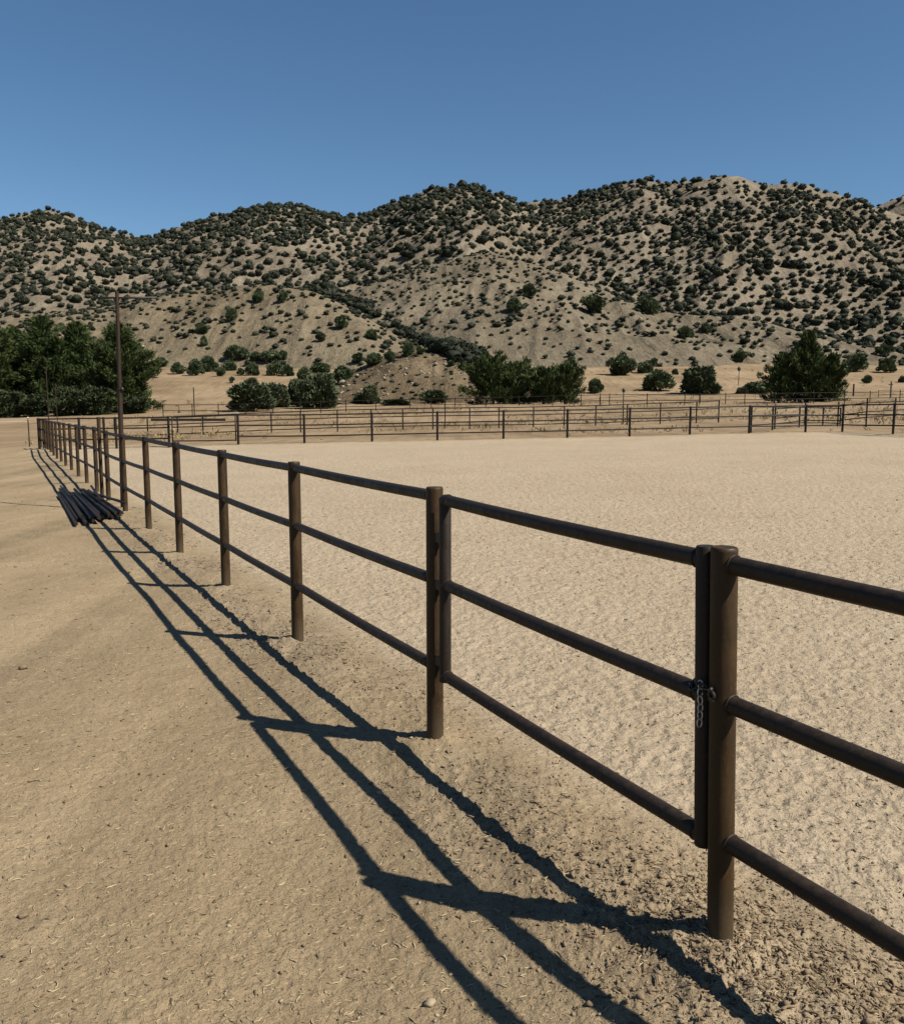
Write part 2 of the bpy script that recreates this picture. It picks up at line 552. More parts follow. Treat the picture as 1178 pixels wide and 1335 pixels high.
# ------------------------------------------------------------------ hills
class Hill:
    def __init__(self, ridge, dr, df, zf, amp, lam, seed, p=1.25, back=0.8, rough=1.0, arange=(-0.72, 0.72), step=None, round_=0):
        r = np.array(ridge, float)
        a, e = ray(r[:, 0], r[:, 1])
        self.a, self.e = a, e
        self.dr, self.df, self.zf = dr, df, zf
        self.amp, self.lam, self.seed, self.p, self.back, self.rough = amp, lam, seed, p, back, rough
        self.ar = arange
        aa = np.linspace(-0.75, 0.75, 601)
        ee = np.interp(aa, a, e)
        k = np.hanning(9); k /= k.sum()
        self.aa, self.ee = aa, np.convolve(np.pad(ee, 4, mode='edge'), k, 'valid')

    def tab(self, t, a): return np.interp(a, ray(np.array([q[0] for q in t], float), 480)[0], [q[1] for q in t])

    def z(self, a, d):
        dr, df = self.tab(self.dr, a), self.tab(self.df, a)
        zf = self.zf
        x = a * d
        zr = EYE + np.interp(a, self.aa, self.ee) * dr
        # ridge line wanders so that spurs come towards the viewer
        s = (d - df) / (dr - df)
        wv = vn(x / self.lam * 0.5, d / self.lam * 0.13, self.seed + 3) * 0.18
        sw = s + wv * np.clip(s, 0, 1) * np.clip(1 - s, 0, 1) * 3
        S = 1 - np.clip(1 - sw, 0, 2) ** self.p
        S = np.where(s < 0, sw * self.p, S)
        S = np.where(s > 1, 1 - np.clip(s - 1, 0, 3) ** 1.4 * self.back, S)
        z = zf + np.maximum(zr - zf, 0) * S - np.maximum(zf - zr, 0) - 6 * sstep(0, 1.5, zf - zr)
        env = np.clip(4 * s * (1 - s), 0, 1) ** 0.7
        xx = x + d * 0.25 * vn(x / self.lam * .2, d / self.lam * .2, self.seed + 5)
        gul = np.abs(2 * vn(xx / self.lam, d / (self.lam * 2.6), self.seed)) + 0.5 * np.abs(2 * vn(xx / self.lam * 2.2, d / (self.lam * 1.4), self.seed + 1)) \
            + 0.28 * np.abs(2 * vn(xx / self.lam * 5.5, d / (self.lam * .7), self.seed + 2))
        z = z - self.amp * (gul - 0.55) * env * 1.0
        z = z + self.rough * fbm(x / 14, d / 14, self.seed + 9, 5, 0.55) * np.clip(s * 3, 0, 1)
        return z

    def build(self, name, mat, na, d0, d1, nd):
        a = np.linspace(*self.ar, na)
        d = np.geomspace(d0, d1, nd)
        A, D = np.meshgrid(a, d)
        z = self.z(A, D)
        v = np.stack([A * D, D, z], -1).reshape(-1, 3)
        i = (np.arange(nd - 1)[:, None] * na + np.arange(na - 1)[None, :]).ravel()
        f = np.stack([i, i + 1, i + na + 1, i + na], 1)[:, ::-1]
        # drop quads that lie well under the ground sheet
        g = gbase(v[:, 0], v[:, 1])
        keep = ((v[:, 2] - g)[f] > -3).any(1)
        o = link(name, mesh(name, v, f[keep], mat))
        tag(o, None, None, kind='structure')
        return o


MOUNT = Hill([(-260, 330), (-120, 305), (-40, 298), (0, 288), (40, 278), (65, 275), (90, 281), (115, 290), (150, 303), (180, 311), (205, 308), (240, 296), (280, 284),
              (320, 274), (355, 268), (395, 271), (425, 280), (450, 287), (480, 282), (520, 265), (565, 250), (610, 244), (640, 253),
              (675, 267), (700, 266), (740, 258), (780, 246), (830, 239), (880, 241), (930, 229), (960, 231), (1000, 242), (1040, 239),
              (1090, 252), (1140, 270), (1178, 284), (1260, 300), (1400, 320)],
             [(-200, 520), (200, 600), (450, 590), (610, 520), (700, 580), (930, 500), (1100, 520), (1400, 560)],
             [(-200, 300), (1400, 300)], 13, 7, 46, 101, 1.15, 0.8, 2.2)
FARR = Hill([(900, 340), (1060, 300), (1110, 285), (1140, 270), (1178, 254), (1230, 240), (1300, 232), (1500, 230)],
            [(0, 950), (1400, 900)], [(0, 640), (1400, 640)], 20, 22, 80, 141, 1.2, 0.5, 2.0, (0.22, 0.76))
HILL = Hill([(250, 440), (340, 415), (400, 396), (440, 384), (480, 369), (520, 358), (560, 346), (600, 336), (640, 330), (680, 338), (720, 353),
             (780, 377), (820, 392), (860, 405), (900, 410), (950, 413), (1000, 421), (1050, 432), (1100, 446), (1150, 462), (1178, 470), (1300, 500), (1400, 510)],
            [(250, 330), (560, 345), (640, 345), (780, 300), (900, 262), (1178, 245), (1400, 240)],
            [(250, 215), (600, 200), (800, 190), (1178, 190), (1400, 190)], 8.5, 4.5, 30, 171, 1.2, 0.9, 1.3, (-0.36, 0.74))
KNOLL = Hill([(-300, 450), (-120, 430), (0, 415), (60, 409), (110, 405), (160, 398), (200, 389), (250, 379), (300, 373), (345, 373), (395, 380), (430, 389), (470, 410),
              (520, 440), (560, 458), (600, 470), (640, 482), (700, 500), (800, 520)],
             [(-300, 280), (0, 285), (340, 268), (520, 235), (600, 215), (800, 210)], [(-300, 200), (300, 198), (520, 180), (800, 175)],
             8.5, 2.2, 26, 211, 1.45, 0.9, 1.1, (-0.74, 0.12))
MOUND = Hill([(400, 530), (425, 515), (450, 495), (480, 480), (510, 465), (540, 456), (580, 456), (610, 463), (640, 477), (670, 498), (700, 520), (730, 535)],
             [(400, 160), (800, 160)], [(400, 122), (800, 122)], 1.9, 0.8, 7, 251, 1.5, 1.3, 1.7, (-0.18, 0.135))
HILLS = [(MOUNT, 300, 700), (FARR, 640, 1150), (HILL, 185, 480), (KNOLL, 172, 380), (MOUND, 120, 215)]
MOUNT.build('mountain', M_MOUNT, 700, 292, 760, 330)
FARR.build('mountain', M_MOUNT, 200, 600, 1300, 90)
HILL.build('hill', M_HILL, 520, 180, 480, 260)
KNOLL.build('hill', M_KNOLL, 480, 172, 380, 220)
MOUND.build('mound', M_MOUND, 200, 119, 215, 150)


def surf(a, d):
    """highest terrain at azimuth a (x/y) and depth d; and which sheet it is"""
    a = np.asarray(a, float); d = np.asarray(d, float)
    zs = [ground_z(a * d, d, False)[0]]
    for h, d0, d1 in HILLS:
        z = h.z(a, d)
        zs.append(np.where((a > h.ar[0]) & (a < h.ar[1]) & (d > d0) & (d < d1), z, -99))
    zs = np.array(zs)
    k = zs.argmax(0)
    return zs.max(0), k


def hit(px, py, d0=100.0, d1=900.0):
    """where the sight line through a photo point meets the terrain"""
    a, e = ray(px, py)
    d = np.geomspace(d0, d1, 1400)
    z, k = surf(np.full_like(d, float(a)), d)
    below = np.nonzero(z > EYE + e * d)[0]
    i = below[0] if len(below) else len(d) - 1
    return np.array([float(a) * d[i], d[i], z[i]]), int(k[i])


#@@OBJECTS
# ------------------------------------------------------------------ pipe fences
def bead(mb, c, axis, r):
    """weld bead where a rail meets a post"""
    mb.torus(c, r, 0.0035, axis, n=12, m=5)


def post(mb_name, parent, base, top, r, mat=M_POST, n=18, lean=(0, 0), sink=0.12):
    mb = MB()
    x, y = base[0], base[1]
    zt = top
    lx, ly = lean
    pts = [(x, y, base[2] - sink), (x + lx, y + ly, zt - 0.012), (x + lx, y + ly, zt - 0.004), (x + lx, y + ly, zt)]
    mb.tube(pts, [r, r, r * 0.985, r * 0.90], n)
    o = mb.build(mb_name, mat, parent, smooth=R(40), local=(x, y, base[2]))
    o.location = (x, y, base[2])
    if parent: o.location = tuple(np.array((x, y, base[2])) - np.array(parent.location))
    return o


def rail(parent, p0, p1, r, mat=M_RAIL, beads=False, n=14, name='rail'):
    p0, p1 = np.array(p0, float), np.array(p1, float)
    mb = MB()
    mid = p0 * 0.5 + p1 * 0.5
    L = np.linalg.norm(p1 - p0)
    k = max(2, int(L / 0.4))
    t = np.linspace(0, 1, k + 1)
    pts = p0 + (p1 - p0) * t[:, None]
    pts[:, 2] -= 0.006 * np.sin(t * math.pi) * (L > 1.5)
    mb.tube(pts, r, n)
    if beads:
        ax = (p1 - p0) / L
        bead(mb, p0 + ax * beads, ax, r + 0.001)
        bead(mb, p1 - ax * beads, ax, r + 0.001)
    off = np.array(parent.location)
    o = mb.build(name, mat, parent, smooth=R(40), local=mid)
    o.location = tuple(mid - off)
    return o


RPOST, RRAIL = 0.045, 0.029
RZ = (0.045, 0.475, 0.93)                 # rails below the post tops


def fline(L): return np.array([FX0 + FDX * L, FY0 + FDY * L])


near = []   # (x, y, base z, top z)
for L, zb, zt in [(-2.32, .05, 1.385), (0.03, .01, 1.37), (2.35, -.02, 1.345), (4.78, -.05, 1.325), (7.22, -.07, 1.305), (9.8, -.12, 1.265),
                  (12.3, -.13, 1.245)]:
    p = fline(L); near.append((p[0], p[1], zb, zt))
for px, L, yt, yb in [(122.8, 14.8, 556.3, 638.7), (109.8, 17.2, 554.6, 630.2), (99.3, 19.5, 553.3, 621.7), (90.5, 21.8, 552.0, 614.6), (83.2, 23.9, 551.0, 609.8),
                      (77.5, 25.8, 550.1, 604.7), (72.2, 27.8, 549.4, 600.5), (68.0, 29.5, 548.8, 597.6), (64.4, 31.2, 548.2, 594.2),
                      (61.2, 32.8, 547.6, 591.5), (58.1, 34.2, 547.0, 588.6), (55.6, 35.4, 546.4, 585.2), (52.1, 36.7, 545.4, 580)]:
    d = FY0 + FDY * L
    t, b = at(px, yt, d), at(px, yb, d)
    near.append((t[0], t[1], b[2], t[2]))

fence = thing('pipe_fence', 'long brown pipe fence of three rails running away along the dirt lane', 'fence', (near[0][0], near[0][1], near[0][2]), 'pipe fences round the riding arena')
for i, q in enumerate(near):
    post('post', fence, q[:3], q[3], RPOST if i else 0.044)
for (a, b) in zip(near[:-1], near[1:]):
    for h in RZ:
        rail(fence, (a[0], a[1], a[3] - h), (b[0], b[1], b[3] - h), RRAIL, M_RAIL, 0.047 if a[1] < 16 else False)
# hinge lugs welded on the hinge post
gl = np.array(near[0])
fd = np.array([-FDX, -FDY, 0.0])          # towards the camera along the fence
nr = np.array([FNX, FNY, 0.0])
mb = MB()
for z in (1.135, 0.895, 0.50):
    mb = MB()
    c = gl[:3] * [1, 1, 0] + fd * 0.062 + [0, 0, z]
    mb.box(c, (0.055, 0.040, 0.045), math.atan2(fd[1], fd[0]))
    mb.tube([c + fd * 0.01 - [0, 0, .05], c + fd * 0.01 + [0, 0, .05]], 0.011, 10)
    o = mb.build('hinge', M_DARK, fence, smooth=R(30), local=gl[:3]); o.location = tuple(gl[:3] - np.array(fence.location))

gr2 = fline(-4.37); GR = np.array([gr2[0], gr2[1], .125])
fence2 = thing('pipe_fence', 'near end of the pipe fence, its thick bronze post beside the gate chain', 'fence', GR, 'pipe fences round the riding arena')
LEAN = np.array([-0.036, 0.004, 0.0])            # this post stands a little out of plumb
post('post', fence2, GR, 1.38, 0.0405, n=28, lean=LEAN[:2])
lean_at = lambda z: LEAN * (z - .125) / 1.255
ends = [GR] + [np.append(fline(L), .08) for L in (-6.78, -9.2)]
for e in ends[1:]: post('post', fence2, (e[0], e[1], 0.06), 1.385, RPOST)
for a, b in zip(ends[:-1], ends[1:]):
    for h in (0.055, 0.485, 0.93):
        rail(fence2, np.array([a[0], a[1], 1.385 - h]) + (lean_at(1.385 - h) if a is ends[0] else 0), (b[0], b[1], 1.385 - h), RRAIL, M_RAIL, 0.042, 20)
# slotted keeper plate for the chain, welded to the gate post
mb = MB()
c = np.array([GR[0], GR[1], 0.915]) + lean_at(.915) + np.array([-nr[0], -nr[1], 0]) * 0.048
mb.box(c, (0.020, 0.010, 0.012), math.atan2(fd[1], fd[0]))
mb.torus(c + [0, 0, 0.012], 0.012, 0.005, nr)
o = mb.build('chain_keeper', M_DARK, fence2, smooth=R(30), local=GR)

# the swinging gate between them
gp0 = gl[:3] * [1, 1, 0] + fd * 0.118
gp1 = np.array([GR[0], GR[1], 0]) - fd * 0.080
gate = thing('pipe_gate', 'brown pipe gate hung between two thick posts, chained shut', 'gate', (gp0[0], gp0[1], 0.42), 'pipe gates')
go = np.array(gate.location)
for p, z0, z1 in ((gp0, 0.405, 1.345), (gp1, 0.398, 1.372)):
    ln = lean_at if p is gp1 else (lambda z: np.zeros(3))
    mb = MB().tube([np.array([p[0], p[1], q_]) + ln(q_) for q_ in (z0, z1 - 0.008, z1)], [0.030, 0.030, 0.027], 20)
    q = np.array([p[0], p[1], z0])
    o = mb.build('upright', M_RAIL, gate, smooth=R(40), local=q); o.location = tuple(q - go)
for z in (1.33, 0.905, 0.437):
    rail(gate, (gp0[0], gp0[1], z), np.array([gp1[0], gp1[1], z + (0.0 if z > 1 else -0.006)]) + lean_at(z), RRAIL, M_RAIL, 0.031, 20)

# latch chain looped round the gate upright, free links hanging down
pc = np.array([gp1[0], gp1[1], 0.93]) + lean_at(.93)
ch = thing('latch_chain', 'short galvanised chain looped round the gate upright and post, loose end hanging', 'chain', pc)
side = -nr
mb = MB()
ring = [pc + 0.042 * (math.cos(t) * fd + math.sin(t) * nr) + np.array([0, 0, 0.012 * math.sin(t)]) for t in np.linspace(0, 2 * math.pi, 15)[:-1]]
ring += []
for i, p in enumerate(ring):
    q = ring[(i + 1) % len(ring)]
    t = q - p; t /= np.linalg.norm(t)
    nn = np.cross(t, (0, 0, 1)) if i % 2 else np.array([0, 0, 1.0])
    mb.torus(p, 0.0085, 0.0028, nn, 1.55, t, 12, 6)
mb.build('chain_loop', M_DARK, ch, local=pc)
mb = MB()
p = pc + side * 0.040 + fd * 0.024 + np.array([0, 0, 0.012])
for i in range(6):
    t = np.array([0.05 * math.sin(i), 0.03 * math.cos(i * 2), -1.0]); t /= np.linalg.norm(t)
    nn = side + (0.2 * fd) if i % 2 == 0 else fd + 0.2 * side
    mb.torus(p, 0.0085, 0.0026, np.cross(t, np.cross(nn, t)), 1.75, t, 12, 6)
    p = p + t * 0.0245
mb.build('hanging_links', M_STEEL, ch, local=pc)
mb = MB()
for i in range(3):
    mb.torus(pc + side * 0.05 + fd * (0.030 + 0.019 * i) + np.array([0, 0, 0.018 - 0.003 * i]), 0.008, 0.0026, nr if i % 2 else (0, 0, 1), 1.5, fd, 12, 6)
mb.tube([pc + side * 0.05 + fd * 0.084 + np.array([0, 0, 0.02]), pc + side * 0.062 + fd * 0.084 + np.array([0, 0, 0.014])], 0.006, 12)
mb.build('latch_links', M_DARK, ch, local=pc)


# far fences: photo columns of the posts, depth profile, base and top lines
def far_fence(name, label, cols, depth, ybase, ytop, rr, pr, fr, group, bays=True, mat=M_FAR):
    P = []
    for px in cols:
        d = float(np.interp(px, [q[0] for q in depth], [q[1] for q in depth]))
        b = at(px, float(np.interp(px, *zip(*ybase))), d)
        t = at(px, float(np.interp(px, *zip(*ytop))), d)
        zg = gz(b[0], b[1])
        P.append((b[0], b[1], min(zg, b[2]), t[2]))
    f = thing(name, label, 'fence', P[0][:3], group)
    for p in P: post('post', f, p[:3], p[3], pr, mat, 10)
    H = [p[3] for p in P]
    for fr_ in fr:
        if bays:
            for a, b in zip(P[:-1], P[1:]):
                rail(f, (a[0], a[1], a[3] - fr_), (b[0], b[1], b[3] - fr_), rr, mat, False, 8)
        else:
            mb = MB().tube([(p[0], p[1], p[3] - fr_) for p in P], rr, 8)
            o = mb.build('rail', mat, f, local=P[0][:3])
    return f, P


f1c = [52.1, 105, 137, 152.5, 221]
far_fence('pipe_fence', 'left stretch of the far arena fence, seen through the lane fence', f1c,
          [(52, 37.5), (311, 37.2)], [(52, 588), (311, 583.6)], [(52, 545), (221, 542.6)], 0.029, 0.05, RZ, 'pipe fences round the riding arena')
f1, P1 = far_fence('pipe_fence', 'pipe fence along the far side of the sandy arena', [311, 397, 485, 570, 656, 739, 820, 898.5, 975.5, 1049, 1097, 1163, 1232],
          [(311, 37.2), (656, 38), (1049, 39.5), (1097, 39.6), (1163, 37.2), (1300, 33)],
          [(311, 583.4), (397, 580.6), (485, 579), (570, 577.4), (656, 575.6), (739, 573.8), (820, 571.6), (898, 570), (975, 568.7), (1049, 566.7), (1097, 566), (1163, 568.6), (1232, 571)],
          [(311, 539.6), (397, 539.4), (485, 537.8), (570, 536), (656, 534.6), (739, 533.2), (820, 531.4), (898, 529.6), (975, 528.3), (1049, 527.4), (1097, 526.5), (1163, 525.8), (1232, 524.8)],
          0.029, 0.05, RZ, 'pipe fences round the riding arena')
# gate in the far fence
gA, gB = at(225.5, 581, 37.1), np.array(P1[0][:3])
tA, tB = at(225.5, 543, 37.1)[2], P1[0][3]
fg = thing('pipe_gate', 'closed pipe gate in the far arena fence, left of the first dark post', 'gate', (gA[0], gA[1], gA[2]), 'pipe gates')
zz = [(tA - .04, tB - .05), (tA - .45, tB - .47), (tA - 1.02, tB - 1.1)]
for f_ in (0.0, 0.965):
    p = gA * (1 - f_) + gB * f_
    z1 = zz[0][0] * (1 - f_) + zz[0][1] * f_ + .02; z0 = zz[2][0] * (1 - f_) + zz[2][1] * f_ - .03
    mb = MB().tube([(p[0], p[1], z0), (p[0], p[1], z1)], 0.027, 8)
    mb.build('upright', M_FAR, fg, local=gA)
for a, b in zz: rail(fg, (gA[0], gA[1], a), tuple(gA[:2] * .035 + gB[:2] * .965) + (b,), 0.024, M_FAR, False, 8)

# paddock fences further back
PG = 'paddock fences beyond the arena'
f2, P2 = far_fence('paddock_fence', 'first paddock fence behind the far arena fence, posts close set', [150, 193, 232, 265, 310, 354, 392, 440, 484, 525, 564, 612, 650, 695, 735, 776, 817, 860, 907, 936],
          [(150, 57), (936, 58)], [(150, 568.5), (193, 567), (354, 562.5), (440, 561), (564, 558.4), (695, 555), (776, 553), (860, 551), (936, 549.6)],
          [(150, 545), (193, 544), (354, 537), (440, 534), (564, 531.5), (695, 530), (776, 528), (860, 525), (936, 522)],
          0.031, 0.043, (0.03, 0.52, 1.15), PG, True)
f3, P3 = far_fence('paddock_fence', 'faint middle paddock fence of thin posts in front of the trees', [213, 251, 285, 320, 356, 392, 418, 451, 490, 534, 562, 593, 633, 676, 720, 757, 782, 794, 843, 892, 911, 945, 970, 1009, 1060, 1100, 1133, 1172, 1230],
          [(213, 92), (600, 95), (1230, 92)], [(213, 542.6), (284, 540.5), (451, 537.5), (534, 534.6), (633, 532), (782, 528), (945, 527), (1133, 524.5), (1230, 523)],
          [(213, 526), (284, 526), (451, 521), (534, 519), (633, 517), (782, 513), (945, 512), (1133, 509.5), (1230, 508)],
          0.032, 0.045, (0.14, 0.75), PG, False)
far_fence('paddock_fence', 'short paddock fence right of the big pine, high on the slope', [1144, 1172, 1200, 1230], [(1144, 118), (1230, 118)],
          [(1144, 519.5), (1230, 518)], [(1144, 508.5), (1230, 507)], 0.022, 0.04, (0.05, 0.6), PG, False)
# cross fences running back from the arena's right part
def cross(label, pts, fr=(0.04, 0.45, 0.9), rr=0.029, pr=0.043):
    P = []
    for px, yt, yb, d in pts:
        b, t = at(px, yb, d), at(px, yt, d)
        P.append((b[0], b[1], min(gz(b[0], b[1]), b[2]), t[2]))
    f = thing('paddock_fence', label, 'fence', P[0][:3], PG)
    for p in P: post('post', f, p[:3], p[3], pr, M_FAR, 10)
    for a, b in zip(P[:-1], P[1:]):
        for k in fr: rail(f, (a[0], a[1], a[3] - k), (b[0], b[1], b[3] - k), rr, M_FAR, False, 8)
    return f
cross('paddock fence running back from the arena corner, under the big pine', [(978, 529, 566.5, 41.0), (1006, 529.5, 560.5, 45.5), (1041, 530, 557, 49.5), (1071.5, 531, 557, 52), (1094, 531.5, 557.5, 51)])
cross('paddock fence at the right edge, its rails level with the arena fence', [(1009, 527, 560, 47.5), (1048, 524.5, 556, 52), (1091, 524, 556.5, 50.5), (1128, 519, 557.5, 49), (1165, 518, 553, 53), (1215, 517, 552, 55)], (0.25, 0.75, 1.05))
cross('low paddock fence far behind, between the pine group and the round trees', [(754, 521, 531, 104), (781, 518, 527, 106), (843, 514, 530, 100), (912, 514, 529, 100)], (0.1, 0.7), 0.02, 0.035)
# gate post standing just behind the lane fence
ep = at(133.5, 645.5, 17.6)
o = post('fence_post', None, (ep[0], ep[1], gz(ep[0], ep[1])), at(133.5, 543.6, 17.6)[2], 0.036)
tag(o, 'lone tall pipe post standing just inside the lane fence', 'post')
ep = at(38.7, 578, 41)
wf = thing('wire_fence', 'short wire fence with a white topped post at the far left', 'fence', (ep[0], ep[1], gz(ep[0], ep[1])))
o = post('post', wf, (ep[0], ep[1], gz(ep[0], ep[1])), at(38.7, 545, 41)[2], 0.028, M_POLE, 8)
q0, q1 = at(38.7, 549.5, 41), at(-60, 550.5, 41)
rail(wf, q0, q1, 0.012, M_WHITE, False, 6)
post('post', wf, (q1[0], q1[1], gz(q1[0], q1[1])), q1[2] + .1, 0.028, M_POLE, 8)
mb = MB().tube([(ep[0], ep[1], at(38.7, 547.5, 41)[2]), (ep[0], ep[1], at(38.7, 543.6, 41)[2])], [0.03, 0.02], 10)
mb.build('white_cap', M_WHITE, wf, local=(ep[0], ep[1], wf.location[2]))

# ------------------------------------------------------------------ tall pole with cross arm beside the lane fence
pb = at(160.8, 662, 16.0)
pb[2] = gz(pb[0], pb[1])
pt = at(152.6, 380, 16.0)
pole = thing('utility_pole', 'tall rust red metal pole with a thin cross arm behind the lane fence', 'pole', pb)
mid = pb + (pt - pb) * 0.55
mb = MB().tube([pb - [0, 0, .1], mid], [0.046, 0.042], 14); mb.build('lower_pole', M_POLE, pole, smooth=R(40), local=pb)
mb = MB().tube([mid - (pt - pb) * 0.02, pt], [0.036, 0.032], 14); mb.build('upper_pole', M_POLE, pole, smooth=R(40), local=pb)
mb = MB().torus(mid + (pt - pb) * 0.005, 0.042, 0.012, pt - pb); mb.box(mid + np.array([.05, -.02, .02]), (.05, .05, .06)); mb.build('coupling', M_DARK, pole, local=pb)
ca, cb = at(122, 388.5, 16.0), at(205, 388.0, 16.0)
mb = MB().tube([ca, cb], 0.018, 8); mb.build('cross_arm', M_DARK, pole, local=pb)

# thin poles by the grove and in the paddocks
for px, yt, yb, d, r, lab in [(64, 478, 547, 78, .045, 'thin bare pole standing in front of the left grove'),
                              (75, 500, 547, 78, .035, 'shorter thin pole beside the bare pole in front of the grove'),
                              (253.7, 505, 542, 88, .05, 'slim dark pole in the tan field left of the bushy trees'),
                              (580, 519, 558.5, 58.5, .035, 'slim tall post rising above the paddock rails under the mound'),
                              (1112, 500.5, 507, 128, .12, 'stubby dark post in the field right of the big pine')]:
    b = at(px, yb, d); b[2] = min(b[2], gz(b[0], b[1]))
    o = post('pole', None, b, at(px, yt, d)[2], r, M_POLE if px < 100 else M_FAR, 8)
    tag(o, lab, 'pole')
# posts that carry a dark box
for px, yt, yb, d, lab in [(811.5, 506, 553, 59, 'paddock post topped by a dark rounded box'), (962, 478, 503, 150, 'far thin post with a dark nest box, left of the big pine')]:
    b = at(px, yb, d); b[2] = min(b[2], gz(b[0], b[1])); t = at(px, yt, d)
    nb = thing('box_post', lab, 'post', b)
    sc_ = d / 59.0
    mb = MB().tube([b - [0, 0, .2], (b[0], b[1], t[2] - .1 * sc_)], 0.035 * sc_ ** .6, 8); mb.build('post', M_FAR, nb, local=b)
    mb = MB().tube([(b[0], b[1], t[2] - .30 * sc_), (b[0], b[1], t[2] - .22 * sc_), (b[0], b[1], t[2] - .08 * sc_), (b[0], b[1], t[2])], [.03 * sc_, .10 * sc_, .11 * sc_, .03 * sc_], 10)
    mb.build('nest_box', M_DARK, nb, local=b)
b = at(1160.6, 507.5, 122); b[2] = min(b[2], gz(b[0], b[1])); t = at(1160.6, 497.5, 122)
cp = thing('cross_post', 'little dark cross shaped post on the field at the right edge', 'post', b)
MB().box((b[0], b[1], (b[2] + t[2]) / 2), (.14, .14, t[2] - b[2])).build('post', M_DARK, cp, smooth=False, local=b)
MB().box((b[0] - .1, b[1] - .09, t[2] - .4), (.6, .06, .12)).build('arm', M_DARK, cp, smooth=False, local=b)
b = at(233.5, 531, 98); b[2] = min(b[2], gz(b[0], b[1]))
hy = thing('standpipe', 'small standpipe with a bent arm in the field by the grove', 'standpipe', b)
MB().tube([b, b + [0, 0, .72], b + [-.06, 0, .76], b + [-.4, 0, .74]], .04, 8).build('pipe', M_DARK, hy, local=b)
MB().tube([b, b + [0, 0, .25]], [.16, .12], 10).build('base', M_DRYWOOD, hy, local=b)
# a wide dark plank fixed along the left end of the paddock fence
q0, q1 = at(197, 547.5, 56.7), at(294, 547.0, 56.7)
MB().box((q0 + q1) / 2, (q1[0] - q0[0], .05, .16), 0).build('plank', M_DARK, f2, smooth=False, local=P2[0][:3])

# ------------------------------------------------------------------ pile of loose pipes beside the fence
def pipe(p0, p1, r, lab):
    p0, p1 = np.array(p0, float), np.array(p1, float)
    mb = MB()
    ax = (p1 - p0) / np.linalg.norm(p1 - p0)
    n = 14
    # hollow tube: outer wall, end ring, inner wall a little way in
    mb.tube([p0 + ax * .25, p0, p0 + ax * .002, p0 + ax * .25], [r * .82, r * .82, r, r], n, False)
    mb.tube([p0 + ax * .25, (p0 + p1) / 2, p1 - ax * .25], [r, r, r], n, False)
    mb.tube([p1 - ax * .25, p1 - ax * .002, p1, p1 - ax * .25], [r, r, r * .82, r * .82], n, False)
    o = mb.build('steel_pipe', M_RUST, None, smooth=R(40), local=p0)
    o.location = tuple(p0)
    return tag(o, lab, 'pipe', 'loose pipes in the pile by the lane fence')


u_dir = np.array([FDX, FDY])
pr = np.random.default_rng(3)
PILE = [(-.82 + .062 * i + pr.uniform(-.012, .012), 0) for i in range(13)] + [(-.70 + .095 * i + pr.uniform(-.02, .02), 1) for i in range(6)]
LB = ['outermost rusty pipe of the pile, lying on the lane side', 'dark rusty pipe in the loose pile beside the lane fence', 'topmost rusty pipe lying across the middle of the pile',
      'rusty pipe of the pile lying closest to the fence posts']
for i, (off, lay) in enumerate(PILE):
    r = pr.uniform(.022, .031)
    L0 = 8.75 + pr.uniform(-.25, .5)
    L1 = L0 + (pr.uniform(4.8, 6.2) if i not in (2, 3, 4) else pr.uniform(6.6, 7.8))
    j = pr.uniform(-.025, .025)
    a, b = fline(L0), fline(L1)
    o0, o1 = off - .05 + j, off * 0.86 - .07 - j
    a = a + np.array([FNX, FNY]) * o0; b = b + np.array([FNX, FNY]) * o1
    z = .028 + lay * .052
    pipe((a[0], a[1], gz(*a) + z + .02), (b[0], b[1], gz(*b) + z + .02), r, LB[0] if i == 0 else LB[2] if i == 16 else LB[3] if i == 12 else LB[1])
# two thinner bars thrown over the fence side of the pile
for k, (o0, o1, lab) in enumerate([(-.05, -.42, 'thin rusty bar lying askew on the fence side of the pipe pile'), (-.3, -.16, 'thin bar crossing the far end of the pipe pile')]):
    a = fline(9.3 + 1.5 * k) + np.array([FNX, FNY]) * o0; b = fline(13.4 + k * .6) + np.array([FNX, FNY]) * o1
    pipe((a[0], a[1], gz(*a) + .20), (b[0], b[1], gz(*b) + .20), .024, lab)
# ------------------------------------------------------------------ stones and dirt
def lump(r, seed, sub=2, flat=0.6):
    bm_ = bpy.data.meshes.new('t')
    import bmesh
    bm = bmesh.new(); bmesh.ops.create_icosphere(bm, subdivisions=sub, radius=1)
    v = np.array([p.co for p in bm.verts]); f = np.array([[q.index for q in p.verts] for p in bm.faces])
    bm.free(); bpy.data.meshes.remove(bm_)
    n = vn(v[:, 0] * 1.4 + seed, v[:, 1] * 1.4 + v[:, 2] * 1.9, seed) + .5 * vn(v[:, 0] * 3 + v[:, 2] * 2.7, v[:, 1] * 3 + seed, seed + 1)
    v = v * (1 + .7 * n)[:, None] * [1, .8, flat]
    return v * r, f


for px, py, sz, lab in [(560, 1313, .020, 'small tan stone lying near the bottom of the dirt lane'), (30, 1197, .018, 'tiny dark stone on the dirt lane at the lower left'),
                        (30, 872, .030, 'dark dirt clod on the lane, left of the fence shadows'), (91, 644, .0, ''), (495, 1034, .016, 'small pale stone between the fence shadows')]:
    if not lab: continue
    a, e = ray(px, py)
    d = -EYE / float(e)
    for _ in range(4): d = (gz(a * d, d) - EYE) / float(e)
    v, f = lump(sz, int(px), 2, .7)
    o = link('stone', mesh('stone', v, f, M_CLOD if 'dark' in lab else M_PEB)); o.location = (float(a) * d, d, float(ground_z(np.array([a * d]), np.array([d]))[0][0]) + sz * .3)
    tag(o, lab, 'stone')


